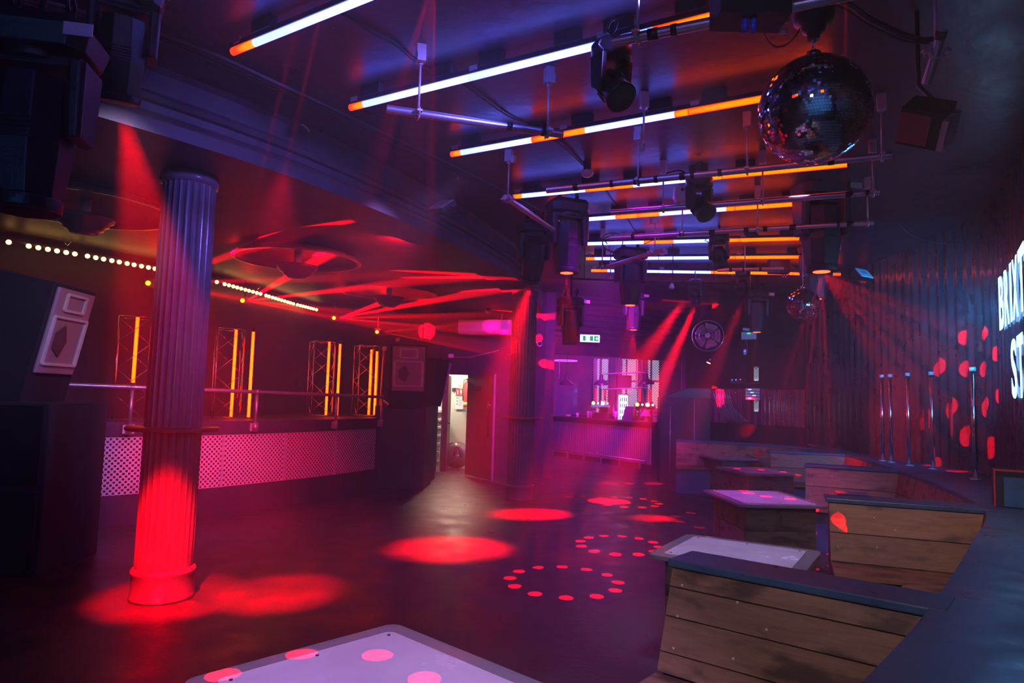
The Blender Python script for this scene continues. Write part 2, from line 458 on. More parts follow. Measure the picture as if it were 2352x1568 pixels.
f = MB(); f.add([(-9, -4, 0), (9, -4, 0), (9, 23, 0), (-9, 23, 0)], [(0, 1, 2, 3)])
struct('floor', f, M['floor'])
f = MB(); f.box((0, 9.5, CEI + .05), (18, 27, .1)); struct('ceiling', f, M['ceiling'])
# lower ceiling over the raised side
f = MB(); n = len(beam)
wl2 = [along(wleft, i / (n - 1) * near_s(wleft, (-3.75, 14.85)))[0] for i in range(n)]
vs = []
for (a, b) in zip(beam, wl2): vs += [(a[0], a[1], SOF), (b[0] - .3, b[1], SOF)]
f.add(vs, [(2 * i, 2 * i + 1, 2 * i + 3, 2 * i + 2) for i in range(n - 1)])
struct('ceiling_lower', f, M['ceil_low'])
# curved beam with its mouldings (left of travel = away from the dance floor)
f = MB(); f.sweep(beam, [(0.0, SOF - .03), (0.45, SOF - .03), (.45, CEI), (-.0, CEI + .0), (.045, CEI - .03), (.045, 3.46), (.0, 3.44), (-.02, 3.41), (.0, 3.38), (.03, 3.37), (.03, 3.32), (-.005, 3.30), (-.02, 3.285), (-.005, 3.27), (.0, 3.26)], closed=True)
struct('trim_1', f, M['beam'])
tr = smooth_path([(-4.2, 2.35), (-3.0, 3.35)] + [tuple(PZ(x, y, CEI)[:2]) for x, y in ((380, 88), (600, 180), (900, 320), (1150, 440), (1280, 520))] + [(.85, 10.3), (1.0, 12)])
f = MB()
for o in (-.045, 0, .045): f.sweep(tr, [(o - .012, CEI), (o - .008, CEI - .016), (o + .008, CEI - .016), (o + .012, CEI)])
struct('trim_2', f, M['beam'])
f = MB(); f.sweep(wleft, [(0, 0), (0, SOF), (.15, SOF), (.15, 0)], closed=True); struct('wall_left', f, M['wall_l'])
# far wall with the doorway, in three pieces
A = Vector((-4.3, 14.55)); B = Vector((.66, 13.3)); wd = (B - A).normalized(); wn_ = Vector((-wd.y, wd.x))
def wp(x): return A + wd * ((x - A.x) / wd.x)
f = MB()
def wallbox(f, x0, x1, z0, z1, th=.14, off=0.0):
    a = wp(x0) + wn_ * off; b = wp(x1) + wn_ * off
    f.prism([(a.x, a.y, z0), (b.x, b.y, z0), (b.x + wn_.x * th, b.y + wn_.y * th, z0), (a.x + wn_.x * th, a.y + wn_.y * th, z0)], (0, 0, z1 - z0))
DX0, DX1, DH = -1.5, -.62, 1.96
wallbox(f, -4.3, DX0, 0, CEI); wallbox(f, DX1, .66, 0, CEI); wallbox(f, DX0, DX1, DH, CEI)
struct('wall_back', f, M['plum'])
# corridor beyond the doorway
f = MB()
a = wp(DX0 - .02) + wn_ * .14; 
f.box((-1.1, 16.2, 1.3), (2.6, .1, 2.6)); f.box((.25, 15.0, 1.3), (.1, 2.5, 2.6)); f.box((-2.35, 15.6, 1.3), (.1, 1.6, 2.6))
struct('wall_corridor', f, mat('cream_wall', (.62, .56, .42), .6, var=.06))
f = MB(); f.box((-1.05, 15.2, 2.65), (2.7, 2.3, .08)); struct('ceiling_corridor', f, mat('cream_ceiling', (.6, .55, .4), .6, var=.05))
# pier and header between the dance floor and the bar
hdr = [(.60, 13.28), (.92, 13.35), (1.05, 13.5)]
f = MB(); f.prism([(.66, 13.3, 0), (.84, 13.34, 0), (.84, 13.62, 0), (.66, 13.62, 0)], (0, 0, CEI)); struct('wall_pier', f, M['plum'])
f = MB(); HA = Vector((.7, 13.34)); HB = Vector((3.85, 15.0)); hd = (HB - HA).normalized(); hn = Vector((-hd.y, hd.x))
prof = [(0, 2.42), (.12, 2.42), (.12, CEI), (0, CEI)]
f.sweep([tuple(HA), tuple(HB)], prof, closed=True)
for k in range(7):
    z = 2.78 + k * .12
    f.sweep([tuple(HA), tuple(HB)], [(-.03, z), (-.03, z + .06), (0, z + .085), (0, z - .02)], closed=True)
struct('wall_header', f, M['plum'])
f = MB(); f.box((-.0, 19, 1.8), (.1, 11, 3.6)); f.box((3.2, 20.6, 1.8), (6.4, .1, 3.6)); f.box((6.3, 17.8, 1.8), (.1, 5.6, 3.6)); struct('wall_bar', f, mat('bar_wall', (.16, .08, .2), .6, var=.3, scale=2))
# wall to the right of the bar, with the long mirrored recess
WA = Vector((3.85, 15.0)); WB = Vector((6.1, 11.6)); wbd = (WB - WA).normalized()
f = MB()
f.sweep([tuple(WA), tuple(WB)], [(0, 0), (.12, 0), (.12, 1.13), (0, 1.13)], closed=True)
f.sweep([tuple(WA), tuple(WB)], [(0, 1.84), (.12, 1.84), (.12, CEI), (0, CEI)], closed=True)
struct('wall_back_right', f, M['wall'])
f = MB()
N_ = 120; pth = []
for i in range(N_ + 1):
    t = i / N_; w = (.02 * math.sin(i * 2.1)) if (i // 14) % 2 == 0 else .006 * math.sin(i * 1.3)
    q = WA.lerp(WB, t) + Vector((-wbd.y, wbd.x)) * (.09 + w); pth.append((q.x, q.y))
f.sweep(pth, [(0, 1.1), (0, 1.9)], smooth=True)
struct('trim_mirror_lining', f, mat('foil_lining', (.35, .33, .45), .22, metal=.9, var=.2, scale=6, bump=.5, bscale=30))
# curved wall on the right: glossy black ribbed panels
f = MB(); P_ = []
L_ = near_s(wright, (5.4, 12.59)); k = 0; s_ = 0
while s_ < L_:
    q, t = along(wright, s_); w = .022 * math.sin(s_ * 30) * (0.35 + .65 * abs(math.sin(s_ * 1.7)))
    P_.append((q.x + t.y * -w, q.y + t.x * w)); s_ += .04
f.sweep(P_, [(0, 0), (0, CEI)], smooth=True)
struct('wall_right', f, mat('ribbed_gloss_panels', (.035, .035, .042), .3, var=.3, scale=3, bump=.1, bscale=12, coat=.3, rvar=.1))
# behind the camera and out to the left
f = MB(); f.box((-2.8, -3.9, 1.8), (12, .2, 3.62)); struct('wall_front', f, mat('grey_wall', (.32, .32, .34), .6, var=.1))
f = MB(); f.box((-8.7, .5, 1.8), (.2, 9, 3.62)); struct('wall_side', f, M['wall'])

# ================================================================ raised side: platform, mesh fronts, rail
PT = 1.14
plt = thing('raised_platform', 'long dark raised platform curving along the left wall, with perforated metal front', 'platform', (-3.4, 9.2, 0))
f = MB(); n = len(plat); f2 = []
depth = []
f.sweep(plat, [(0, 0), (0, .33), (.05, .33), (.05, .975), (0, .975), (0, PT), (2.4, PT), (2.4, 0)], closed=True)
# trim the back so it stops at the wall: platform depth follows the wall
f = MB(); rows = []
LP = near_s(plat, plat[-1]); LW0 = near_s(wleft, (-8.0, 5.0)); LW1 = near_s(wleft, (-3.76, 14.4))
fs = []
for i in range(n):
    a = Vector(plat[i]); s0 = near_s(plat, plat[i]) / LP
    b, _ = along(wleft, LW0 + (LW1 - LW0) * s0)
    q = (b - a).normalized()
    def P(d, z): return (a.x + q.x * d, a.y + q.y * d, z)
    b = b - q * .03
    rows += [P(0, 0), P(0, .33), P(.06, .33), P(.06, .975), P(0, .975), P(-.015, PT - .035), P(-.015, PT), (b.x, b.y, PT), (b.x, b.y, 0)]
K = 9
for i in range(n - 1):
    for j in range(K - 1): fs.append((i * K + j, i * K + j + 1, (i + 1) * K + j + 1, (i + 1) * K + j))
fs.append(tuple(range((n - 1) * K, n * K))); f.add(rows, fs)
f.build('platform_body', M['plum'], plt, world=True)
# perforated panels
pm = bpy.data.materials.new('perforated_metal'); pm.use_nodes = True
nt = pm.node_tree; N = nt.nodes; L = nt.links; pr = N['Principled BSDF']
pr.inputs['Metallic'].default_value = .15; pr.inputs['Roughness'].default_value = .38
tc = N.new('ShaderNodeTexCoord'); mp = N.new('ShaderNodeMapping'); mp.inputs['Scale'].default_value = (1 / .042, 1 / .042, 1)
L.new(tc.outputs['UV'], mp.inputs[0])
ck = N.new('ShaderNodeTexVoronoi'); ck.inputs['Randomness'].default_value = 0; ck.distance = 'MANHATTAN'; ck.inputs['Scale'].default_value = 1
mp.inputs['Rotation'].default_value = (0, 0, PI / 4)
L.new(mp.outputs[0], ck.inputs[0])
cr = N.new('ShaderNodeValToRGB'); cr.color_ramp.interpolation = 'CONSTANT'
cr.color_ramp.elements[0].color = (0, 0, 0, 1); cr.color_ramp.elements[1].position = .40; cr.color_ramp.elements[1].color = (1, 1, 1, 1)
L.new(ck.outputs['Distance'], cr.inputs[0])
tb = N.new('ShaderNodeBsdfTransparent'); mx = N.new('ShaderNodeMixShader')
pr.inputs['Base Color'].default_value = (.75, .62, .68, 1)
L.new(cr.outputs[0], mx.inputs[0]); L.new(tb.outputs[0], mx.inputs[1]); L.new(pr.outputs[0], mx.inputs[2])
L.new(mx.outputs[0], N['Material Output'].inputs[0])
cuts = [near_s(plat, PZ(x, y, 0)[:2]) for x, y in ((90, 1225), (322, 1203), (505, 1182), (640, 1160), (760, 1142), (862, 1125))]
def panel_mesh(s0, s1, z0, z1, off):
    me = bpy.data.meshes.new('perforated_panel'); nn = 14; vs = []; us = []; fs = []
    for i in range(nn + 1):
        s = s0 + (s1 - s0) * i / nn; q, t = along(plat, s); nx = Vector((-t.y, t.x)) * off
        for z in (z0, z1): vs.append((q.x + nx.x, q.y + nx.y, z)); us.append((s, z))
    for i in range(nn): fs.append((2 * i, 2 * i + 2, 2 * i + 3, 2 * i + 1))
    inv = plt.matrix_basis.inverted()
    me.from_pydata([tuple(inv @ Vector(v)) for v in vs], [], fs)
    ul = me.uv_layers.new()
    for l in me.loops: ul.data[l.index].uv = us[l.vertex_index]
    me.materials.append(pm)
    o = bpy.data.objects.new('perforated_panel', me); o.parent = plt; C.objects.link(o); return o
for s0, s1 in zip(cuts, cuts[1:]): panel_mesh(s0 + .012, s1 - .012, .335, .97, .012)
f = MB()
for s0 in cuts[1:-1]:
    q, t = along(plat, s0); f.box((q.x - t.y * .012, q.y + t.x * .012, .653), (.035, .012, .64), math.atan2(t.y, t.x))
f.build('panel_joint_strip', M['galv'], plt, world=True)
# silver backing behind the holes
f = MB(); f.sweep([tuple(along(plat, cuts[0] + (cuts[-1] - cuts[0]) * i / 30)[0]) for i in range(31)], [(.05, .335), (.05, .97)])
f.build('panel_backing', mat('panel_backing', (.12, .06, .10), .35, metal=.3, var=.6, scale=2.5), plt, world=True)

rl = thing('guard_rail', 'pink lit steel guard rail with posts bolted along the platform edge', 'railing', (-3.4, 9.1, PT))
RZ = 1.50
path = [along(plat, s0)[0] + Vector((-1, 0)) * 0 for s0 in [near_s(plat, (-5.9, 6.4)) + i * .2 for i in range(40)]]
sa = near_s(plat, (-5.9, 6.4)); sb = LP - .02
rp = []
for i in range(41):
    s0 = sa + (sb - sa) * i / 40; q, t = along(plat, s0); off = -.05
    rp.append(Vector((q.x - t.y * off, q.y + t.x * off, RZ + .05 - .07 * i / 40)))
MB().tube(rp, .024, 10).build('top_rail', M['steel'], rl, world=True)
def onplat(px): # platform edge point in the direction of a picture column
    r = ray(px, 1000); best = None
    for i in range(400):
        q, t = along(plat, LP * i / 400)
        e = abs(q.x / q.y - r.x / r.y)
        if best is None or e < best[0]: best = (e, LP * i / 400)
    return best[1]
for px in (293, 578, 764, 874):
    s0 = onplat(px); q, t = along(plat, s0); x = q.x + t.y * .05; y = q.y - t.x * .05
    zt = RZ + .05 - .07 * (s0 - sa) / (sb - sa)
    g = MB(); g.cyl((x, y, zt), (x, y, 1.04), .021); g.cyl((x, y, zt - .03), (x, y, zt + .03), .03); g.cyl((x, y, 1.0), (x, y, 1.12), .032)
    po = g.build('post', M['steel'], rl, world=True)
    g = MB(); g.box((x - t.y * .025, y + t.x * .025, 1.06), (.12, .012, .1), math.atan2(t.y, t.x)); g.build('mounting_plate', M['galv'], po, world=True)

# clear truss towers with upright glowing tubes
def truss(px, y, label, tubes, bot=0.0, rz=.5):
    r = ray(px, 900); x = y * r.x / r.y
    t = thing('truss_tower', label, 'truss tower', (x, y, PT), rz, 'clear truss towers on the raised platform')
    h = 1.22; w = .17
    g = MB()
    for sx in (-1, 1):
        for sy in (-1, 1): g.cyl((sx * w, sy * w, 0), (sx * w, sy * w, h), .009, n=8)
    g.build('chord', M['chrome'], t)
    g = MB()
    cs = [(-w, -w), (w, -w), (w, w), (-w, w)]
    for a, b in zip(cs, cs[1:] + cs[:1]):
        for k in range(4):
            z0 = h * k / 4; z1 = h * (k + 1) / 4
            p, q = (a, b) if k % 2 else (b, a)
            g.cyl((p[0], p[1], z0), (q[0], q[1], z1), .004, n=6)
        g.cyl((a[0], a[1], .01), (b[0], b[1], .01), .006, n=6); g.cyl((a[0], a[1], h), (b[0], b[1], h), .006, n=6)
    g.build('lacing', M['chrome'], t)
    g = MB(); g.box((0, 0, .006), (.42, .42, .012)); g.build('base_plate', M['dark'], t)
    inv = t.matrix_basis.inverted()
    for (tx, ty) in tubes:
        r2 = ray(tx, 900); X = y * r2.x / r2.y
        c = inv @ Vector((X, y, PT)); ty = PY(tx, ty, y).z - PT
        g = MB(); g.cyl((c.x, c.y, .02 + bot), (c.x, c.y, ty), .021, n=12); o = g.build('light_tube', M['orange_tube'], t)
        g = MB(); g.cyl((c.x, c.y, ty), (c.x, c.y, ty + .05), .023, n=12); g.cyl((c.x, c.y, max(0, .02 + bot - .05)), (c.x, c.y, .02 + bot), .023, n=12); g.build('end_cap', M['dark'], o)
    return t
truss(300, 8.2, 'clear truss tower nearest the big speaker, one orange tube showing', [(304, 728)], bot=.42)
truss(520, 9.45, 'clear truss tower with two orange tubes right of the near fluted column', [(534, 757), (574, 762)])
truss(735, 11.3, 'clear truss tower with two orange tubes at the middle rail post', [(751, 785), (776, 790)])
truss(838, 12.0, 'clear truss tower farthest along the platform, two orange tubes close together', [(849, 803), (862, 807)])

# stair handrail and tall pole at the platform end
h = thing('stair_handrail', 'thin steel handrail sloping down from the platform end to the floor', 'handrail', tuple(PZ(933, 1122, 0)))
top = PY(878, 918, 11.55); mid = PY(937, 968, 11.1); end = PY(957, 984, 10.95); ft = PZ(933, 1122, 0)
mid = Vector((ft.x, ft.y, 1.12)); dd = (mid - top).normalized()
g = MB(); g.cyl(top, mid + dd * .18, .018); g.build('sloping_rail', M['steel'], h, world=True)
g = MB(); g.cyl(mid, ft, .016); g.cyl(ft, ft + Vector((0, 0, .012)), .045); g.build('post', M['steel'], h, world=True)
h = thing('speaker_pole', 'tall thin steel pole rising at the far end of the guard rail', 'pole', (-2.35, 11.9, PT))
g = MB(); a = PY(883, 800, 11.9); b = PY(871, 958, 11.9); g.cyl(a, (b.x, b.y, PT), .018); g.build('pole_tube', M['steel'], h, world=True)
g = MB(); g.box(a, (.07, .05, .07)); g.build('clamp_head', M['galv'], h, world=True)

# ================================================================ columns
def column(x, y, label, rz=0):
    t = thing('fluted_column', label, 'column', (x, y, 0), rz)
    g = MB(); nf = 26; vs = []; rows = [(.225, 1.0), (.45, 1.0), (1.6, 1.0), (SOF - .14, .965), (SOF - .1, .965)]
    n = nf * 6
    for zz, sc in rows:
        for i in range(n):
            a = 2 * PI * i / n; ph = (i % 6) / 6
            d = 0.0 if zz in (rows[0][0], rows[-1][0]) else .010 * (math.sin(ph * PI) ** .7)
            r = (.197 - d) * sc
            vs.append((r * math.cos(a), r * math.sin(a), zz))
    fs = []
    for j in range(len(rows) - 1):
        for i in range(n): fs.append((j * n + i, j * n + (i + 1) % n, (j + 1) * n + (i + 1) % n, (j + 1) * n + i))
    g.add(vs, fs, False); g.build('fluted_shaft', M['col'], t)
    g = MB(); g.lathe([(0, .0), (.222, 0), (.218, .02), (.212, .05), (.212, .17), (.222, .19), (.222, .205), (.205, .225), (0, .225)], n=48); g.build('column_base', M['col'], t)
    g = MB(); g.lathe([(0, SOF - .12), (.20, SOF - .12), (.215, SOF - .09), (.205, SOF - .06), (.20, SOF - .03), (0, SOF - .03)], n=48); g.build('capital', M['col'], t)
    g = MB(); g.lathe([(.19, 1.212), (.315, 1.212), (.325, 1.222), (.325, 1.232), (.315, 1.242), (.19, 1.242)], n=64); g.build('drink_shelf', M['shelf'], t)
    return t
column(-2.52, 5.16, 'fluted grey column nearest the camera, glowing red at its foot')
column(.18, 10.53, 'fluted grey column beside the bar at the back')

# ================================================================ dish lights under the lower ceiling
M['dish'] = mat('dish_paint', (.20, .12, .12), .28, var=.15, metal=.3)
dish0 = None
for i, (x, y, lb) in enumerate([(-3.85, 6.0, 'largest dish ceiling light, cut off by the left edge above the bulbs'), (-2.6, 8.1, 'dish ceiling light with stepped bowl right of the near column'), (-1.94, 10.57, 'dish ceiling light farthest back, the smallest looking of three')]):
    if dish0 is None:
        t = thing('dish_light', lb, 'ceiling light', (x, y, 3.1), 0, 'dish ceiling lights')
        g = MB(); g.lathe([(.05, .085), (.35, .08), (.60, .05), (.69, .015), (.705, -.008), (.745, -.008), (.75, .0), (.74, .012), (.70, .045), (.62, .075), (.36, .099), (.05, .1)], n=72); g.build('dish', M['dish'], t)
        g = MB(); g.cyl((0, 0, -.08), (0, 0, .09), .045, n=20); g.build('stem', M['white'], t)
        g = MB(); g.lathe([(.05, -.075), (.245, -.07), (.235, -.10), (.205, -.115), (.20, -.14), (.165, -.155), (.158, -.18), (.12, -.195), (.11, -.215), (0, -.225)], n=48); g.build('bowl', M['dish'], t)
        dish0 = t
    else:
        c = copy_tree(dish0); c.location = (x, y, 3.1); c['label'] = lb

# bulb battens along the top of the left wall
def interp(tab, x):
    for (x0, y0), (x1, y1) in zip(tab, tab[1:]):
        if x0 <= x <= x1: return y0 + (y1 - y0) * (x - x0) / (x1 - x0)
    return tab[-1][1]
btab = [(20, 556), (66, 565), (172, 583), (201, 588), (356, 617), (498, 647.5), (598, 674.5), (674, 697.5), (729, 711.5)]
grp = [([20, 43, 66, 88, 110, 131, 152, 172], 'nearest the left edge of the room'), ([201, 220, 238, 257, 274, 292, 308, 325, 341, 356], 'ending at the near column'),
       ([498, 507, 516, 526, 536, 545, 554, 563.5, 572, 581, 590, 598.5], 'starting right of the near column'), ([611, 618, 626, 633, 640, 647, 654, 661, 667, 674], 'in the middle of the far run'), ([683, 690, 696, 702, 708, 714, 720, 727], 'farthest along the wall')]
for xs, w in grp:
    ps = [PZ(x, interp(btab, x), 3.06) for x in xs]
    t = thing('bulb_batten', 'batten of round warm bulbs on the left wall, ' + w, 'bulb lights', tuple(ps[0]), 0, 'bulb battens on the left wall')
    g = MB()
    for a, b in zip(ps, ps[1:]): g.bar(a + Vector((-.03, .03, .03)), b + Vector((-.03, .03, .03)), .04, .03)
    g.build('batten', M['black'], t, world=True)
    for k, p in enumerate(ps):
        if (w.startswith('nearest') and k == 1) or (w.startswith('starting') and k == 1): continue
        g = MB(); g.sphere(p, .027, 10, 6); g.build('bulb', M['bulb'], t, world=True)

# red effect lamps on the left wall
for (px, py, y, w) in ((340, 650, 8.9, 'half hidden left of the near column'), (557, 690, 10.3, 'just right of the near column'), (767, 730, 12.2, 'beyond the end of the bulbs'), (866, 762, 12.6, 'above the far truss tower')):
    p = PY(px, py, y)
    t = thing('effect_lamp', 'small glowing red effect lamp, ' + w, 'stage light', tuple(p), 0, 'red effect lamps on the left wall')
    g = MB(); g.box((0, .08, 0), (.12, .14, .12)); g.build('casing', M['black'], t)
    g = MB(); g.cyl((0, .08, .05), (0, .08, (SOF if px < 700 else CEI if px > 9999 else SOF) - p.z), .012); g.build('drop_rod', M['black'], t)
    g = MB(); g.sphere((0, 0, 0), .032, 12, 8); g.build('lens', M['amber'], t)
# ================================================================ LED tube rows on the ceiling
ZT = 3.50
def led_row(idx, word, pts, segs, joints):
    """pts: two picture points giving the run of the row; segs: (x0, x1, white?) lit stretches; joints: where one tube ends and the next begins"""
    (xa, ya), (xb, yb) = pts
    def P(x): return PZ(x, ya + (yb - ya) * (x - xa) / (xb - xa), ZT)
    edges = [segs[0][0]] + joints + [segs[-1][1]]
    for k, (e0, e1) in enumerate(zip(edges, edges[1:])):
        a = P(e0); b = P(e1); d = (b - a).normalized()
        order = ['left-hand', 'middle', 'right-hand'] if len(edges) == 4 else (['left-hand', 'right-hand'] if len(edges) == 3 else ['only'])
        t = thing('led_tube', '%s led tube in the %s row of ceiling tubes' % (order[k], word), 'led tube', tuple(a), 0, 'led tubes across the ceiling')
        g = MB(); g.bar(a + Vector((0, 0, .035)), b + Vector((0, 0, .035)), .03, .03); g.build('housing', M['dark'], t, world=True)
        for fr in (.2, .8):
            g = MB(); c = a.lerp(b, fr); g.bar(c - d * .08 + Vector((0, 0, .085)), c + d * .08 + Vector((0, 0, .085)), .05, .07); g.build('ceiling_bracket', M['dark'], t, world=True)
        g = MB(); c = a.lerp(b, .02 if k else .02); g.bar(c + Vector((0, 0, .05)), c + d * .06 + Vector((0, 0, .05)), .036, .03); g.build('tube_label', M['galv'], t, world=True)
        for (s0, s1, w) in segs:
            q0 = max(s0, e0); q1 = min(s1, e1)
            if q1 - q0 < 1.5: continue
            pa = P(q0); pb = P(q1)
            if q0 == e0: pa = pa + d * .008
            g = MB(); g.cyl(pa, pb, .021, n=12); g.build('white_section' if w else 'orange_section', M['white_led'] if w else M['orange_led'], t, world=True)
led_row(1, 'nearest', ((533, 120), (830, 0)), [(533, 585, 0), (585, 900, 1), (900, 960, 1)], [])
led_row(2, 'second nearest', ((803, 248), (1370, 105)), [(803, 836, 0), (836, 1368, 1), (1368, 1500, 1), (1500, 1648, 0)], [1075, 1368])
led_row(3, 'third nearest', ((1035, 355), (1745, 228)), [(1035, 1060, 0), (1060, 1222, 1), (1222, 1345, 0), (1345, 1550, 1), (1550, 1905, 0)], [1282, 1581])
led_row(4, 'fourth', ((1178, 452), (1945, 378)), [(1178, 1200, 0), (1200, 1345, 1), (1345, 1455, 0), (1455, 1580, 1), (1580, 1945, 0)], [1404, 1658])
led_row(5, 'fifth', ((1260, 510), (1850, 467)), [(1260, 1300, 0), (1300, 1414, 1), (1414, 1515, 0), (1515, 1668, 1), (1668, 1850, 0)], [1464, 1687])
led_row(6, 'sixth', ((1335, 560), (1835, 548)), [(1335, 1340, 0), (1340, 1478, 1), (1478, 1547, 0), (1547, 1650, 1), (1650, 1835, 0)], [1500, 1698])
led_row(7, 'seventh', ((1345, 594), (1857, 590)), [(1345, 1366, 0), (1366, 1645, 1), (1645, 1857, 0)], [1512, 1688])
led_row(8, 'farthest', ((1357, 621), (1930, 630)), [(1357, 1395, 0), (1395, 1632, 1), (1632, 1930, 0)], [1512, 1670])

# unseen rows added behind the camera for the mirror ball to reflect
for k, (xa, ya, xb, yb) in enumerate(((-1.9, 1.75, .9, .75), (-1.6, -.7, 1.5, -1.8))):
    for j in range(3):
        a = Vector((xa, ya, ZT)).lerp(Vector((xb, yb, ZT)), j / 3); b = Vector((xa, ya, ZT)).lerp(Vector((xb, yb, ZT)), (j + 1) / 3)
        t = thing('led_tube', '%s led tube in the %s added row overhead, unseen behind the camera' % (('left-hand', 'middle', 'right-hand')[j], ('first', 'second')[k]), 'led tube', tuple(a), 0, 'led tubes across the ceiling')
        g = MB(); g.bar(a + Vector((0, 0, .035)), b + Vector((0, 0, .035)), .03, .03); g.build('housing', M['dark'], t, world=True)
        d = (b - a); g = MB(); g.cyl(a + d * .02, a + d * .66, .021, n=12); g.build('white_section', M['white_led'], t, world=True)
        g = MB(); g.cyl(a + d * .66, b, .021, n=12); g.build('orange_section', M['orange_led'], t, world=True)

# ================================================================ scaffold pipes and their hangers
ZP = 3.2
def pipe(a, b, label, tape=(), r=.0245):
    t = thing('scaffold_pipe', label, 'pipe', tuple(a), 0, 'alloy rigging pipes under the ceiling')
    d = (b - a).normalized()
    g = MB(); g.cyl(a, b, r, n=20, caps=False); g.cyl(a, b, r * .82, n=20, caps=False)
    for c, q in ((a, d), (b, -d)):
        g.cyl(c + q * .002, c + q * .004, r * .9, n=20)
    g.build('pipe_body', M['steel'], t, world=True)
    for s in tape:
        c = a.lerp(b, s); w = random.uniform(.012, .03)
        g = MB(); g.cyl(c - d * w, c + d * w, r + .003, n=16); g.build('tape_band', M['black'], t, world=True)
    return t
def hanger(p, label, d=(1, 0, 0), clamp=True, top=CEI):
    """ceiling beam clamp, rod, and pipe clamp round the pipe at p"""
    t = thing('pipe_hanger', label, 'hanger', (p[0], p[1], p[2]), math.atan2(d[1], d[0]), 'white pipe hangers')
    h = top - p[2]
    g = MB(); g.box((0, 0, h - .05), (.055, .06, .10)); g.box((0, -.04, h - .085), (.05, .03, .06)); g.build('ceiling_block', M['galv'], t)
    g = MB(); g.cyl((0, 0, .03), (0, 0, h - .09), .007, n=8); g.cyl((0, 0, h - .12), (0, 0, h - .10), .014, n=8); g.build('rod', M['galv'], t)
    g = MB()
    R_ = .032; g.tube([(0, R_ * math.cos(2 * PI * i / 16), R_ * math.sin(2 * PI * i / 16)) for i in range(17)], .007, 8)
    g.box((0, .045, 0), (.03, .03, .012)); g.box((0, -.045, 0), (.03, .03, .012)); g.cyl((0, .05, -.025), (0, .05, .02), .005, n=8); g.cyl((0, -.05, -.025), (0, -.05, .02), .005, n=8)
    g.build('pipe_clamp', M['galv'], t)
    return t
P1a = PZ(888, 250, ZP); P1b = PZ(1292, 309, ZP)
pipe(P1a, P1b, 'alloy pipe hanging alone between the second and third tube rows', (.68, .88))
hanger(P1a.lerp(P1b, .17), 'hanger near the open left end of the lone alloy pipe', P1b - P1a)
hanger(P1a.lerp(P1b, .91), 'hanger with wire loop at the right end of the lone alloy pipe', P1b - P1a)
P2a = PZ(1408, 97, ZP); P2b = PZ(1645, 50, ZP); P2c = PZ(1990, -20, ZP)
pipe(P2a, P2c, 'thick looking alloy pipe running behind the black dimmer box', (.18, .27, .45))
hanger(PZ(1465, 84, ZP), 'hanger at the left end of the pipe by the dimmer box', P2c - P2a)
P4a = PZ(1256, 437, ZP); P4b = PZ(2049, 356, ZP)
pipe(P4a, P4b, 'long alloy pipe above the fourth tube row, passing behind the large mirror ball', (.1, .22, .3, .36, .44, .47, .55, .85))
for x, w in ((1465, 'left'), (1716, 'middle'), (2026, 'right')):
    hanger(PZ(x, 437 + (356 - 437) * (x - 1256) / (2049 - 1256), ZP), '%s hanger of the pipe passing behind the large mirror ball' % w, P4b - P4a)
P5a = PZ(1403, 488, ZP); P5b = PZ(2020, 441, ZP)
pipe(P5a, P5b, 'alloy pipe above the fifth tube row', (.9, .96))
for x, w in ((1523, 'left'), (1752, 'middle'), (2006, 'right')):
    hanger(PZ(x, 488 + (441 - 488) * (x - 1403) / (2020 - 1403), ZP), '%s hanger of the pipe above the fifth tube row' % w, P5b - P5a)
P6a = PZ(1400, 546, ZP); P6b = PZ(2007, 511, ZP)
pipe(P6a, P6b, 'alloy pipe above the sixth tube row', (.1, .3, .42, .55, .62, .72, .88, .92))
for x, w in ((1567, 'left'), (1740, 'middle'), (1993, 'right')):
    hanger(PZ(x, 546 + (511 - 546) * (x - 1400) / (2007 - 1400), ZP), '%s hanger of the pipe above the sixth tube row' % w, P6b - P6a)
a = PZ(1160, 452, ZP); b = PZ(1270, 527, ZP)
pipe(a, b, 'short alloy pipe pointing at the camera left of the big moving heads')
hanger(a.lerp(b, .05), 'hanger on the short pipe pointing at the camera', b - a)
a = PZ(1395, 612, 3.18); b = PZ(1526, 574, 3.18)
pipe(a, b, 'short slanting alloy pipe with red lit end behind the sixth tube row')
hanger(a.lerp(b, .85), 'hanger on the short slanting pipe behind the sixth row', b - a)
a = PZ(1648, 620, 3.18); b = PZ(1800, 617, 3.18)
pipe(a, b, 'short alloy pipe above the farthest tube row beside the junction box', (.2, .4, .65))
hanger(a.lerp(b, .42), 'hanger on the short pipe beside the far junction box', b - a)
a = PZ(2165, 68, 3.2); b = PZ(2128, 192, 3.02)
pipe(a, b, 'alloy pipe pointing at the camera above the strobe panel', (.1,), r=.021)
hanger(PZ(2150, 118, 3.13), 'dark hanger holding the pipe above the strobe panel', b - a)
for (x, y, w) in ((1478, 335, 'below the third tube row'), (1383, 613, 'in front of the eighth row, left of the tall moving head'), (1402, 640, 'under the farthest tube row')):
    d_ = 4.0 if x == 1478 else 3.2
    hanger(PZ(x, y, 3.25 if x == 1478 else 3.15), 'hanger with empty clamp ' + w)
g = thing('lighting_bar', 'thin black bar strung across behind the farthest tube row', 'bar', tuple(PZ(1310, 640, 3.1)))
m = MB(); m.cyl(PZ(1310, 640, 3.1), PZ(1700, 652, 3.1), .014, n=8); m.build('bar_tube', M['dark'], g, world=True)
for x in (1342, 1545, 1640): m = MB(); m.cyl(PZ(x, 641 + (x - 1310) * .03, 3.1), PZ(x, 641 + (x - 1310) * .03, 3.1) + Vector((0, 0, CEI - 3.1)), .006, n=6); m.build('drop_rod', M['dark'], g, world=True)

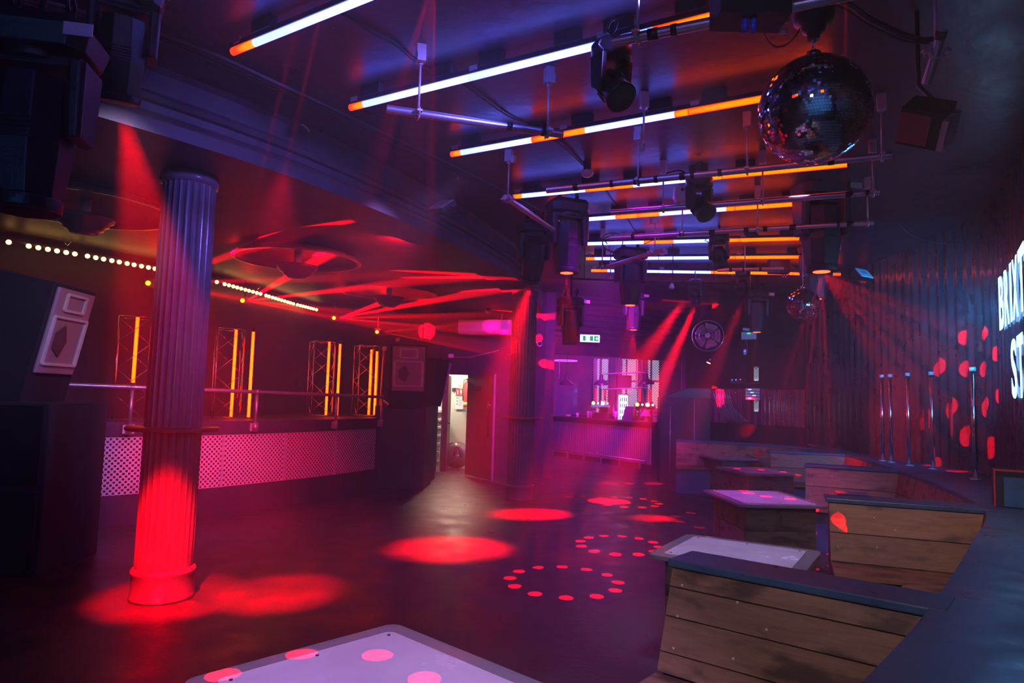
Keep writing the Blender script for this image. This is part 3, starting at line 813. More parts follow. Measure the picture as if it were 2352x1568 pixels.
# ================================================================ moving heads
LENS = {}
def taper_box(g, c, d0, d1, z0, z1, ch=.25):          # chamfered block from size d0 at z0 to d1 at z1
    rows = []
    for (dx, dy), z in ((d0, z0), (d1, z1)):
        k = min(dx, dy) * ch
        rows.append([(c[0] + x, c[1] + y, z) for x, y in ((-dx / 2 + k, -dy / 2), (dx / 2 - k, -dy / 2), (dx / 2, -dy / 2 + k), (dx / 2, dy / 2 - k), (dx / 2 - k, dy / 2), (-dx / 2 + k, dy / 2), (-dx / 2, dy / 2 - k), (-dx / 2, -dy / 2 + k))])
    vs = rows[0] + rows[1]
    g.add(vs, [tuple(range(7, -1, -1)), tuple(range(8, 16))] + [(i, (i + 1) % 8, 8 + (i + 1) % 8, 8 + i) for i in range(8)])
def big_head(name_pt, rz, label, lit=True, tilt=0.0, s=1.0, body=None):
    """name_pt = centre of the top plate; hangs downward"""
    body = body or M['dark']
    t = thing('moving_head_light', label, 'stage light', tuple(name_pt), rz, 'large moving head spotlights')
    g = MB(); taper_box(g, (0, 0), (.40 * s, .28 * s), (.44 * s, .32 * s), -.13 * s, -.05 * s, .18); taper_box(g, (0, 0), (.44 * s, .32 * s), (.36 * s, .26 * s), -.05 * s, 0, .18)
    ba = g.build('base', body, t, bevel=.006)
    g = MB(); g.box((.2 * s, -.165 * s, -.075 * s), (.10 * s, .006, .05 * s)); g.build('display_panel', M['white'] if not lit else M['galv'], ba)
    g = MB(); top = CEI - name_pt.z
    if top > .1 and name_pt.z > 2.3: g.cyl((0, 0, 0), (0, 0, top), .012)
    g.cyl((-.1 * s, 0, 0), (-.1 * s, 0, .07), .02); g.cyl((.1 * s, 0, 0), (.1 * s, 0, .07), .02)
    for x in (-.1, .1): g.tube([(x * s, R2 * .035 * math.cos(0) + .035 * math.cos(a), .1 + .035 * math.sin(a)) for R2 in (0,) for a in [2 * PI * i / 12 for i in range(13)]], .008, 6)
    g.build('mounting_clamp', M['black'], ba)
    g = MB(); g.cyl((0, 0, -.17 * s), (0, 0, -.13 * s), .12 * s, n=24)
    for sx in (-1, 1):
        taper_box(g, (sx * .17 * s, 0), (.06 * s, .16 * s), (.07 * s, .20 * s), -.46 * s, -.16 * s, .25)
    g.box((0, 0, -.17 * s), (.38 * s, .18 * s, .04 * s)); g.build('yoke', body, t, bevel=.006)
    hd = bpy.data.objects.new('lamp_head', None); 
    g = MB()
    Rm = Matrix.Rotation(tilt, 3, 'X'); piv = Vector((0, 0, -.40 * s))
    q = MB(); taper_box(q, (0, 0), (.25 * s, .27 * s), (.24 * s, .25 * s), .05 * s, .17 * s, .3); taper_box(q, (0, 0), (.26 * s, .29 * s), (.25 * s, .27 * s), -.10 * s, .05 * s, .3); taper_box(q, (0, 0), (.22 * s, .23 * s), (.26 * s, .29 * s), -.30 * s, -.10 * s, .3)
    q.cyl((0, 0, -.35 * s), (0, 0, -.30 * s), .12 * s, .125 * s, n=32)
    for k in range(5): q.box((0, -.142 * s, (-.02 - .018 * k) * s), (.12 * s, .01 * s, .008 * s))
    g.add([piv + Rm @ v for v in q.v], q.f); g.sm = q.sm[:]
    hh = g.build('lamp_head', body, t, bevel=.004)
    g = MB(); a_ = piv + Rm @ Vector((0, 0, -.352 * s)); b_ = piv + Rm @ Vector((0, 0, -.345 * s)); g.cyl(a_, b_, .065 * s, n=24)
    g.build('lens', M['redlens'] if lit else M['black'], hh)
    LENS[t.name] = t.matrix_basis @ (piv + Rm @ Vector((0, 0, -.375 * s)))
    return t
HEADS = {}
def headpt(px, py, y): return PY(px, py, y)
HEADS['a'] = big_head(PY(1885, 415, 6.4), .1, 'tall grey moving head hanging below the large mirror ball, red lens lit', s=1.18)
HEADS['b'] = big_head(PY(1305, 462, 6.9), .35, 'large moving head pointing straight down, left end of the fourth pipe', s=1.0)
HEADS['c'] = big_head(PY(1228, 512, 7.45), .2, 'dark moving head with tilted body beside the beam, unlit', lit=False, tilt=.5, s=.9)
HEADS['d'] = big_head(PY(1449, 572, 8.9), .3, 'moving head in the middle of the ceiling below the sixth tube row', s=1.0)
HEADS['e'] = big_head(PY(1874, 560, 8.6), .1, 'moving head directly behind the tall grey one, next to the small mirror ball', s=.95)
HEADS['f'] = big_head(PY(1456, 672, 11.5), .2, 'small looking moving head far back above the bar, narrow red beam', s=.85)
HEADS['g'] = big_head(PY(1312, 683, 10.2), .3, 'dark moving head hanging on chains left of the green exit sign', lit=False, s=.95)
HEADS['h'] = big_head(PY(1738, 668, 11.0), .1, 'dark moving head at the back above the emergency light box', s=.9)
HEADS['i'] = big_head(PY(292, -30, 3.15), .5, 'dark moving head cut off by the top edge, left of the nearest tube', lit=False, s=.75, body=M['black'], tilt=.25)
HEADS['j'] = big_head(PY(95, 60, 2.6), .2, 'very dark moving head at the top left corner', lit=False, s=1.0, body=M['black'])
def small_head(pt, rz, label, tilt, lit=False, s=1.0, body=None):
    body = body or M['black']
    t = thing('moving_wash_light', label, 'stage light', tuple(pt), rz, 'small moving wash lights')
    g = MB(); g.lathe([(0, 0), (.10 * s, 0), (.125 * s, -.03 * s), (.125 * s, -.10 * s), (.11 * s, -.12 * s), (0, -.12 * s)], n=32); ba = g.build('base', body, t)
    g = MB(); g.cyl((0, 0, 0), (0, 0, .06), .012); g.tube([(0, .035 * math.cos(2 * PI * i / 12), .09 + .035 * math.sin(2 * PI * i / 12)) for i in range(13)], .008, 6); g.build('mounting_clamp', M['dark'], ba)
    g = MB(); g.tube([(-.135 * s, -.05 * s, .0 * s - .05 * s), (-.16 * s, -.06 * s, -.09 * s), (-.12 * s, -.06 * s, -.11 * s)], .006, 6); g.build('power_lead', M['blueled'] if False else M['dark'], ba)
    g = MB()
    for sx in (-1, 1):
        g.prism([(sx * .105 * s - .018 * s, -.06 * s, -.11 * s), (sx * .105 * s - .018 * s, .06 * s, -.11 * s), (sx * .105 * s - .018 * s, .045 * s, -.30 * s), (sx * .105 * s - .018 * s, 0, -.33 * s), (sx * .105 * s - .018 * s, -.045 * s, -.30 * s)], (.036 * s, 0, 0))
    g.build('yoke', body, t, bevel=.004)
    Rm = Matrix.Rotation(tilt, 3, 'X'); piv = Vector((0, 0, -.27 * s))
    def T(q): 
        g = MB(); g.add([piv + Rm @ v for v in q.v], q.f); g.sm = q.sm[:]; return g
    q = MB(); q.lathe([(0, .10 * s), (.05 * s, .10 * s), (.075 * s, .06 * s), (.085 * s, 0), (.088 * s, -.10 * s), (.095 * s, -.12 * s), (.095 * s, -.15 * s), (.085 * s, -.152 * s)], n=32)
    for k in range(20):
        a = 2 * PI * k / 20; q.box((.09 * s * math.cos(a), .09 * s * math.sin(a), -.03 * s), (.012 * s, .006 * s, .07 * s), a)
    hh = T(q).build('lamp_head', body, t)
    q = MB(); q.cyl((0, 0, -.150 * s), (0, 0, -.145 * s), .085 * s, n=32)
    T(q).build('lens', M['redlens'] if lit else mat('dark_lens', (.03, .04, .05), .1), hh)
    LENS[t.name] = t.matrix_basis @ (piv + Rm @ Vector((0, 0, -.165 * s)))
    return t
SM = {}
SM['a'] = small_head(PY(1405, 98, 3.45), .6, 'black moving wash light, largest looking one, at the end of the second tube row', -.7, s=.86)
SM['b'] = small_head(PY(1606, 405, 5.7), .5, 'black moving wash light on the pipe above the fourth tube row', -.75, s=.92)
SM['c'] = small_head(PY(1652, 536, 7.9), -.5, 'moving wash light with red lens left of the sixth row orange tube', .6, True, s=.95)
SM['d'] = small_head(PY(1597, 642, 10.2), -.4, 'moving wash light throwing the brightest red beam above the bar', .45, True, s=.85)
SM['e'] = small_head(PY(1706, 620, 9.6), -.6, 'moving wash light under the farthest pipe, red lens tilted', .6, True, s=.85)

# ================================================================ mirror balls
def mirror_ball(c, r, label, chain_to, nlat=60, rough=.04):
    t = thing('mirror_ball', label, 'mirror ball', tuple(c), 0, None)
    random.seed(int(r * 1000) + nlat)
    vs = []; fs = []
    for j in range(nlat):
        th0 = PI * (j + .04) / nlat; th1 = PI * (j + .96) / nlat; thm = (th0 + th1) / 2
        n = max(4, int(round(2 * nlat * math.sin(thm))))
        for i in range(n):
            p0 = 2 * PI * (i + .03) / n; p1 = 2 * PI * (i + .97) / n
            q = []
            for th, ph in ((th0, p0), (th0, p1), (th1, p1), (th1, p0)):
                q.append(Vector((math.sin(th) * math.cos(ph), math.sin(th) * math.sin(ph), math.cos(th))))
            cen = sum(q, Vector()) / 4; ax = Vector((random.gauss(0, 1), random.gauss(0, 1), random.gauss(0, 1))).normalized()
            R3 = Matrix.Rotation(random.gauss(0, .10 if random.random() < .3 else .02), 3, ax)
            k = len(vs)
            vs += [(cen + R3 @ (v - cen)) * r for v in q]; fs.append((k, k + 3, k + 2, k + 1))
    g = MB(); g.add(vs, fs); g.build('mirror_tiles', M['mirror'], t, fix=False)
    g = MB(); g.sphere((0, 0, 0), r * .992, 48, 32); g.build('ball_core', M['dark'], t)
    if chain_to:
        g = MB(); g.cyl((0, 0, r), (0, 0, r + .03), .03, n=16); L_ = chain_to - c[2]; z = r + .03; k = 0
        while z < L_:
            a = [(math.cos(b) * .008, 0, z + .014 + math.sin(b) * .016) for b in [2 * PI * i / 8 for i in range(9)]]
            if k % 2: a = [(0, x, zz) for x, _, zz in a]
            g.tube(a, .0025, 5); z += .024; k += 1
        g.build('hanging_chain', M['chrome'], t)
    return t
BALL = PY(1870, 253, 2.95); 
mirror_ball(BALL, .238, 'large mirror ball hanging under a black motor, upper right', BALL.z + .33)
mt = thing('ball_motor', 'black stepped motor housing that the large mirror ball hangs from', 'motor', (BALL.x, BALL.y, BALL.z + .33))
g = MB(); g.lathe([(0, 0), (.025, 0), (.03, .03), (.05, .04), (.055, .07), (.085, .085), (.095, .15), (.09, .17), (0, .17)], n=32); g.build('motor_casing', M['black'], mt)
g = MB(); g.cyl((.03, 0, .17), (.03, 0, CEI - BALL.z - .33), .008); g.cyl((-.05, 0, .17), (-.05, 0, CEI - BALL.z - .33), .008); g.build('motor_mount', M['galv'], mt)
B2 = PY(1845, 699, 8.0)
mirror_ball(B2, .187, 'small mirror ball with pink reflections hanging far back on the right', CEI, nlat=30)
B3 = PY(1048, 1052, 14.6); B3.z = .29
mirror_ball(B3, .285, 'mirror ball resting on the floor in the lit doorway', None, nlat=46)

# ================================================================ other ceiling kit
dm = thing('dimmer_box', 'black dimmer box with blue plugs at the top, left of the large mirror ball', 'control box', tuple(PY(1722, 15, 2.7)))
g = MB(); g.box((0, 0, .03), (.29, .16, .2)); dmb = g.build('casing', M['black'], dm, bevel=.005)
g = MB()
for k in range(6): g.cyl((.145, -.05 + .02 * k, .1 - .035 * k), (.175, -.05 + .02 * k, .1 - .035 * k), .010, n=10)
g.build('terminal_row', M['galv'], dmb)
for k in range(2):
    g = MB(); g.cyl((-.03 + .035 * k, -.03, -.07), (-.03 + .035 * k, -.03, -.125), .014, n=12); g.cyl((-.03 + .035 * k, -.03, -.07), (-.03 + .035 * k, -.03, -.095), .0145, n=12)
    g.build('blue_plug', mat('blue_plug', (.02, .06, .8), .3), dm)
jb = thing('junction_box', 'white square junction box on the pipe beside the black wash light', 'junction box', tuple(PY(1565, 447, 5.9)))
g = MB(); g.prism([(-.065, -.04, .06), (.065, -.04, .06), (.065, -.04, -.035), (.045, -.04, -.07), (-.045, -.04, -.07), (-.065, -.04, -.035)], (0, .08, 0)); g.build('box_body', M['white'], jb, bevel=.003)
g = MB(); g.cyl((0, -.046, .035), (0, -.04, .035), .015); g.build('knockout', M['black'], jb)
jb = thing('breaker_box', 'pink lit rectangular breaker box with wires at the right end of the farthest row', 'control box', tuple(PY(1788, 613, 9.3)))
g = MB(); g.box((0, 0, 0), (.27, .12, .19)); g.build('casing', M['dark'], jb, bevel=.004)
g = MB()
for k in range(7): g.tube([(.135, 0, .08 - .02 * k), (.17, -.02, .07 - .02 * k), (.25, random.uniform(-.05, .05), .05 - .03 * k + random.uniform(-.02, .02)), (.33, 0, .03 - .02 * k)], .003, 5)
g.build('wires', M['galv'], jb)
g = MB()
for k in range(3): g.cyl((.06 + .04 * k, 0, -.095), (.06 + .04 * k, 0, -.15), .011, n=10)
g.build('plugs', mat('pink_plug', (.6, .1, .5), .3), jb)
dc = MB(); 
def detector(p, label):
    t = thing('smoke_detector', label, 'smoke detector', tuple(p), 0, 'white smoke detectors')
    g = MB(); g.lathe([(0, -.055), (.03, -.055), (.045, -.045), (.058, -.02), (.058, -.012), (.05, 0), (0, 0)], n=32); g.build('detector_body', M['white'], t)
    g = MB(); g.cyl((0, 0, 0), (0, 0, CEI - p[2] if p[2] > 3.25 else .03), .035, n=20); g.build('mounting_spacer', M['dark'], t)
detector(PZ(1349, 392, CEI - .06), 'white smoke detector on the ceiling below the third tube row')
detector(PY(1121, 712, 12.9), 'small white smoke detector above the air conditioner')
g = thing('ceiling_sensor', 'pale pear shaped sensor hanging below the farthest tubes', 'sensor', tuple(PY(1543, 657, 9.6)))
m = MB(); m.lathe([(0, -.045), (.035, -.04), (.04, -.015), (.02, .03), (.008, .05), (0, .05)], n=20); m.build('sensor_body', M['white'], g)
m = MB(); m.cyl((0, 0, .05), (0, 0, CEI - g.location.z), .003, n=6); m.build('cord', M['dark'], g)
def sq_light(p, rz, tilt, label, s=.17, face=None):
    Mx = Matrix.Translation(p) @ Matrix.Rotation(rz, 4, 'Z') @ Matrix.Rotation(tilt, 4, 'X') @ Matrix.Rotation(.15, 4, 'Y')
    t = thing('floodlight', label, 'floodlight', M=Mx, group='square floodlights')
    g = MB(); g.box((0, .03, 0), (s, .05, s)); c = g.build('casing', M['black'], t, bevel=.004)
    g = MB(); g.box((0, .0, 0), (s * .9, .012, s * .9)); c2 = g.build('glass_face', face or M['white'], t)
    g = MB(); g.prism([(-s * .17, -.007, -s * .17), (s * .17, -.007, -s * .17), (s * .17, -.007, s * .17), (-s * .17, -.007, s * .17)], (0, -.003, 0)); g.build('led_chip', M['galv'], c2)
    g = MB(); g.tube([(-s * .55, .03, 0), (-s * .55, .12, .05), (s * .55, .12, .05), (s * .55, .03, 0)], .006, 6); g.build('bracket', M['black'], t)
sq_light(PY(1013, 469, 6.25), -.55, -.95, 'square white faced floodlight fixed to the curved beam', s=.20)
sq_light(PY(1985, 627, 7.6), .35, -.8, 'small pinkish square floodlight hanging on the right under an open clamp', s=.17)
# strobe panel upper right
_l = Vector((-.70, -.38, -.60)).normalized(); _f = Vector((.60, -.62, -.45)); _f = (_f - _l * _f.dot(_l)).normalized(); _y = -_l; _x = _f; _z = _x.cross(_y)
Mx = Matrix.Translation(PY(2125, 282, 3.4)) @ Matrix((_x, _y, _z)).transposed().to_4x4()
t = thing('strobe_light', 'dark box strobe with silver heat fins, below the pipe at upper right', 'stage light', M=Mx)
g = MB(); g.box((0, 0, 0), (.20, .16, .20)); sb_ = g.build('casing', M['black'], t, bevel=.004)
g = MB(); g.box((-.02, -.085, -.0), (.15, .012, .16)); g.build('lens_panel', mat('strobe_face', (.35, .05, .07), .25), t)
g = MB()
for k in range(8): g.box((.115, -.07 + .02 * k, -.02), (.03, .008, .16))
g.build('heat_fins', M['galv'], t)
g = MB(); iv = t.matrix_basis.inverted(); w0 = t.matrix_basis.translation; g.tube([(0, .08, .0), (0, .12, .05), iv @ (w0 + Vector((0, .05, .22))), iv @ Vector((w0.x, w0.y + .05, CEI))], .012, 6); g.build('bracket', M['black'], t)

# recessed lights in the lower ceiling
k = 0
for (x, y, w) in ((706, 449, 'nearest the camera'), (863, 506, 'second from the camera'), (982, 550, 'third from the camera'), (1069, 589, 'fourth from the camera'), (1131, 622, 'fifth from the camera'), (1172, 647, 'farthest, by the far column')):
    p = PZ(x, y, SOF)
    t = thing('recessed_light', 'round recessed ceiling light behind the beam, ' + w, 'ceiling light', (p.x, p.y, SOF), 0, 'recessed lights along the beam')
    g = MB(); g.lathe([(.062, -.001), (.066, -.008), (.05, -.012), (.047, -.004)], n=32); g.build('trim_ring', M['chrome'], t)
    g = MB(); g.lathe([(0, -.006), (.03, -.007), (.047, -.004)], n=24); g.build('reflector', M['white'], t)
# square plate fixing on lower ceiling and small bits
for (x, y, w) in ((155, 557, 'at the wall above the third bulb'), (592, 660, 'above the far run of bulbs')):
    p = PZ(x, y, SOF - .05); t = thing('ceiling_hook', 'small wire hook fixed to the lower ceiling ' + w, 'hook', tuple(p), 0, 'wire hooks')
    g = MB(); g.tube([(-.05, 0, .05), (-.03, 0, .0), (0, 0, -.03), (.03, 0, 0), (.05, 0, .05)], .005, 6); g.build('wire', M['chrome'], t)

# cables
def cable(name, pts, label, r=.006, m=None):
    P_ = [Vector(p) for p in pts]; Q = [2 * P_[0] - P_[1]] + P_ + [2 * P_[-1] - P_[-2]]; out = []
    for i in range(1, len(Q) - 2):
        a, b, c, d = Q[i - 1:i + 3]
        for k in range(8):
            u = k / 8; out.append(.5 * ((2 * b) + (c - a) * u + (2 * a - 5 * b + 4 * c - d) * u * u + (3 * b - a - 3 * c + d) * u ** 3))
    out.append(P_[-1])
    g = MB(); g.tube(out, r, 6); o = g.build(name, m or M['black']); tag(o, label, 'cable'); return o
zc = CEI - .012
cable('ceiling_cable', [PZ(x, y, zc) for x, y in ((780, 30), (810, 45), (860, 80), (905, 102), (950, 140), (985, 160), (1050, 185), (1120, 235), (1170, 268), (1220, 290), (1290, 335), (1345, 385))], 'dark cable clipped diagonally across the ceiling through the tube rows', .007)
cable('ceiling_cable', [PZ(x, y, zc) for x, y in ((1385, 432), (1405, 460), (1430, 490), (1450, 520), (1465, 545))], 'short dark cable on the ceiling above the middle moving head', .006)
cable('hanging_cable', [PY(x, y, 3.3) for x, y in ((1880, -10), (1950, 10), (1985, 35), (2030, 60), (2090, 85), (2130, 92), (2165, 85))], 'thick black cable bundle drooping from the motor to the right', .014)
cable('hanging_cable', [PY(x, y, 3.25) for x, y in ((1880, 0), (1940, 20), (1975, 45), (2020, 70), (2080, 95), (2135, 100))], 'blue tinged cable drooping beside the thick bundle', .006, M['dark'])
cable('hanging_cable', [PY(x, y, 6.3) for x, y in ((2035, 345), (2080, 375), (2130, 400), (2190, 420), (2300, 425))], 'thin cable sagging right from the end of the longest pipe', .005, M['dark'])
cable('hanging_cable', [PY(x, y, 7.6) for x, y in ((2000, 460), (2045, 490), (2080, 530), (2120, 550), (2180, 560), (2260, 555))], 'long cable sagging across the dark right hand corner', .006, M['dark'])
cable('signal_cable', [PY(x, y, 3.0) for x, y in ((1750, 70), (1765, 95), (1785, 108), (1810, 100), (1835, 70), (1850, 20))], 'thin red cable looping under the dimmer box', .0035, mat('red_cable', (.6, .05, .05), .4))
cable('signal_cable', [PY(x, y, 5.75) for x, y in ((1530, 398), (1560, 392), (1580, 400), (1600, 392), (1650, 395))], 'black cable wound round the pipe beside the junction box', .008)
cable('signal_cable', [PY(x, y, 7.78) for x, y in ((1395, 560), (1385, 545), (1400, 535), (1425, 540), (1430, 560), (1415, 578), (1390, 570), (1385, 550), (1410, 538))], 'coil of black cable left of the middle moving head', .006)
cable('signal_cable', [PY(x, y, 7.85) for x, y in ((1480, 560), (1530, 540), (1590, 530), (1640, 528), (1670, 540))], 'cable curving along the pipe to the red tilted wash light', .006)
cable('curved_wire', [PY(x, y, 5.2) for x, y in ((590, 258), (625, 257), (665, 270), (700, 290), (711, 303))], 'pale wire bowing up over the top of the curved beam', .006, M['white'])

# light thrown by the moving heads, through their own lenses
def floor_pt(px, py): return PZ(px, py, 0.0)
HL = {k: LENS[o.name] for k, o in list(HEADS.items())}
SL = {k: LENS[o.name] for k, o in list(SM.items())}
spot(HL['b'], floor_pt(1295, 1332), 14000, 26, .05, size=.002, rings=[(.155, 12, .018)])
spot(HL['d'], floor_pt(1422, 1249), 14000, 26, .05, size=.002, rings=[(.133, 12, .018)])
spot(HL['f'], floor_pt(1440, 1152), 10000, 30, .05, size=.002, rings=[(.165, 12, .021)])
spot(HL['a'], PZ(1815, 1132, .65), 5000, 36, .05, size=.002, rings=[(.20, 12, .024)])
spot(HL['e'], floor_pt(1700, 1200), 3500, 36, .05, size=.002, rings=[(.24, 12, .02)])
spot(HL['c'], floor_pt(1040, 1258), 15000, 27, 1.0, size=.04)
spot(HL['f'], floor_pt(1445, 1110), 9000, 4, .5, size=.01)
spot(HL['f'], floor_pt(1500, 1110), 4000, 8, .6, size=.01)
spot(HL['f'], floor_pt(1400, 1110), 4000, 8, .6, size=.01)
spot(HL['a'], PZ(1905, 1120, .9), 1200, 7, .8, size=.02)
spot(HL['e'], PZ(1850, 1075, .4), 3000, 6, .8, size=.02)
spot(HL['h'], PZ(1712, 1050, .4), 4500, 6, .8, size=.02)
spot(HL['g'] + Vector((0, 0, -.05)), floor_pt(1305, 1140), 4000, 4, .5, size=.02); spot(HL['g'] + Vector((0, 0, -.05)), floor_pt(1340, 1140), 4000, 3, .5, size=.02)
spot(SL['d'], floor_pt(1400, 1151), 80000, 11, .6, size=.04)
spot(SL['d'] + Vector((-.12, 0, .1)), floor_pt(1225, 1180), 45000, 15, .9, size=.05)
spot(SL['e'], floor_pt(1500, 1190), 12000, 11, .8, size=.05)
spot(SL['c'], floor_pt(1350, 1280), 900, 14, .9, size=.05)
spot(HL['a'] + Vector((.0, 0, .02)), PY(2195, 880, 7.3), 7500, 42, .05, size=.004, rings=[(.13, 5, .034), (.27, 9, .036)])
spot(HL['i'] + Vector((.0, .05, -.02)), (-2.42, 5.0, .20), 7800, 20, .8, size=.03)
spot(HL['i'] + Vector((.0, .05, -.02)), floor_pt(640, 1364), 9500, 17, .9, size=.03)
# ================================================================ speakers and cabinets
def fullrange(p, rz, tilt, label, grp, s=1.0, lit=True):
    Mx = Matrix.Translation(Vector(p)) @ Matrix.Rotation(rz, 4, 'Z') @ Matrix.Rotation(tilt, 4, 'X')
    t = thing('loudspeaker', label, 'speaker', M=Mx, group=grp)
    w, h, d = .62 * s, 1.08 * s, .6 * s
    g = MB(); g.prism([(-w / 2, -d / 2, 0), (w / 2, -d / 2, 0), (w / 2 * .7, d / 2, 0), (-w / 2 * .7, d / 2, 0)], (0, 0, h)); cb = g.build('cabinet', M['cloth'], t, bevel=.008)
    fw_, y0 = w * .86, -d / 2 - .012
    g = MB(); g.prism([(-fw_ / 2, y0 + .014, h * .28), (fw_ / 2, y0 + .014, h * .28), (fw_ / 2, y0 + .014, h * .97), (-fw_ / 2, y0 + .014, h * .97)], (0, -.03, 0)); fr = g.build('horn_surround', mat('horn_surround', (.40, .28, .32), .4), t, bevel=.01)
    def horn(x0, x1, z0, z1, m, deep):   # four sloping walls meeting at a slot
        xm = (x0 + x1) / 2; zm = (z0 + z1) / 2; dx = (x1 - x0) * .05; dz = (z1 - z0) * .3; y = y0 - .02
        vs = [(x0, y, z0), (x1, y, z0), (x1, y, z1), (x0, y, z1), (xm - dx, y + deep, zm - dz), (xm + dx, y + deep, zm - dz), (xm + dx, y + deep, zm + dz), (xm - dx, y + deep, zm + dz)]
        g = MB(); g.add(vs, [(0, 1, 5, 4), (1, 2, 6, 5), (2, 3, 7, 6), (3, 0, 4, 7), (4, 5, 6, 7)]); g.build('horn_flare', m, t)
        g = MB(); q = .022
        for a, b in (((x0, z0), (x1, z0)), ((x1, z0), (x1, z1)), ((x1, z1), (x0, z1)), ((x0, z1), (x0, z0))): g.bar((a[0], y, a[1]), (b[0], y, b[1]), .03, q)
        g.build('horn_rim', M['white'], t)
    hm = mat('horn_flare', (.62, .58, .66), .35)
    horn(-fw_ * .26, fw_ * .26, h * .80, h * .93, hm, .03)
    horn(-fw_ * .44, fw_ * .44, h * .36, h * .74, hm, .03)
    g = MB(); g.prism([(-fw_ * .1, y0 - .03, h * .42), (-fw_ * .3, y0 - .03, h * .49), (-fw_ * .3, y0 - .03, h * .61), (-fw_ * .1, y0 - .03, h * .68), (fw_ * .02, y0 - .03, h * .55)], (0, .02, 0)); g.build('phase_plug', mat('phase_plug', (.12, .07, .10), .4), t)
    return t
def subcab(x0, y0_, w, d, h, rz, label, lines=2):
    t = thing('subwoofer', label, 'speaker', (x0, y0_, 0), rz, 'large black bass cabinets')
    g = MB(); g.box((0, 0, h / 2), (w, d, h)); g.build('cabinet', M['cloth'], t, bevel=.012)
    for k in range(lines):
        hh = h / lines
        g = MB(); g.box((0, -d / 2 - .004, hh * (k + .5)), (w * .90, .012, hh * .93)); g.build('grille', M['black'], t, bevel=.004)
    return t
# big speaker stack at the left edge
subcab(-4.22, 6.0, .95, .8, 1.38, .0, 'tall black bass cabinet standing at the left edge under the tilted speaker')
fullrange((-4.36, 5.95, 1.39), 1.62, .20, 'big loudspeaker with white horn tilted on the bass cabinet at the left edge', 'horn loudspeakers')
# far stack beside the doorway
cz = PZ(925, 1123, 0)
cab = thing('speaker_plinth', 'tall plum painted plinth block under the far horn speaker, left of the lit doorway', 'plinth', (-1.78, 11.62, 0), -.05)
g = MB(); g.box((0, 0, .67), (.84, .75, 1.34)); g.build('plinth_body', M['plum'], cab, bevel=.006)
g = MB(); g.box((.0, -.38, .67), (.78, .01, 1.28)); g.build('front_board', M['plum'], cab)
g = MB(); g.box((.24, -.39, .86), (.02, .01, .10)); g.build('lock', M['black'], cab)
subcab(-1.46, 12.35, .16, .9, 1.36, -.05, 'narrow dark cabinet end beside the lit doorway', 1)
p_ = PY(938, 926, 11.5)
fullrange((p_.x, p_.y, 1.345), .10, .16, 'pink lit horn loudspeaker leaning forward on the plinth by the doorway', 'horn loudspeakers', s=.98)
fullrange((-1.50, 12.5, 1.37), 1.65, .16, 'horn loudspeaker turned sideways directly beside the lit doorway', 'horn loudspeakers', s=.78)

# ================================================================ doorway
d = thing('door_1', None, None, (wp(DX1 - .27).x - .0, wp(DX1 - .27).y - .02, 0)); 
hp = Vector((-.83, 13.45)); ep = Vector((-.29, 12.55)); ang = math.atan2(ep.y - hp.y, ep.x - hp.x); Lh = (ep - hp).length
bpy.data.objects.remove(d)
d = thing('door_1', 'grey lilac open door leaf with black pull handle beside the lit doorway', None, (hp.x, hp.y, 0), ang)
d['kind'] = 'structure'
g = MB(); g.box((Lh / 2, 0, .985), (Lh, .045, 1.93)); g.build('door_leaf', mat('door_paint', (.34, .30, .33), .5, var=.12, scale=4), d, bevel=.003)
g = MB(); g.box((Lh * .86, -.035, 1.05), (.06, .02, .55)); g.build('door_handle', M['black'], d)
g = MB(); g.cyl((Lh * .90, -.03, 1.38), (Lh * .90, -.08, 1.38), .018); g.tube([(Lh * .90, -.06, 1.44), (Lh * .86, -.07, 1.36), (Lh * .9, -.06, 1.3)], .008, 6); g.build('lock_latch', M['galv'], d)
g = MB(); g.box((Lh * .45, -.026, 1.68), (.16, .006, .09)); g.build('door_sign', M['black'], d)
# inner brown door seen edge on
d2 = thing('door_2', 'brown inner door edge with brass knob inside the doorway', None, tuple(PY(1016, 1088, 14.05)), 1.58); d2.location.z = 0; d2['kind'] = 'structure'
g = MB(); g.box((.4, 0, .98), (.8, .12, 1.94)); g.build('door_leaf', mat('brown_door', (.33, .18, .08), .5, var=.2), d2)
g = MB(); g.sphere((.06, -.09, .98), .03, 12, 8); g.sphere((.06, .09, .98), .03, 12, 8); g.build('door_knob', mat('brass', (.8, .6, .3), .25, metal=1), d2)
e = thing('fire_extinguisher', 'red fire extinguisher hanging in the corridor behind the open door', 'fire extinguisher', tuple(PY(1073, 935, 15.9)))
g = MB(); g.lathe([(0, 0), (.085, 0), (.09, .03), (.09, .50), (.075, .56), (.03, .60), (0, .60)], n=24); g.build('cylinder', M['red_paint'], e)
g = MB(); g.box((0, 0, .63), (.05, .05, .07)); g.tube([(0, 0, .66), (-.09, -.02, .62), (-.11, -.03, .40), (-.10, -.05, .15)], .012, 6); g.build('hose', M['black'], e)
g = MB(); g.cyl((0, 0, .04), (0, 0, .12), .0915, n=24); g.build('yellow_band', mat('cream_band', (.8, .65, .2), .4), e)
s = thing('fire_notice', 'red and white fire extinguisher notice on the cream corridor wall', 'sign', tuple(PY(1055, 915, 16.1)))
g = MB(); g.box((0, 0, 0), (.19, .006, .5)); g.build('notice_board', M['white'], s)
g = MB(); g.box((0, -.005, .16), (.17, .006, .15)); g.build('red_field', M['red_paint'], s)
g = MB(); g.box((-.04, -.009, .15), (.025, .004, .09)); g.box((.035, -.009, .16), (.04, .004, .09)); g.build('white_pictogram', M['white'], s)
g = MB(); g.box((0, -.005, .065), (.17, .006, .02)); g.build('black_stripe', M['black'], s)
g = MB()
for k in range(3): g.box((-.05, -.005, .01 - .07 * k), (.035, .006, .035)); 
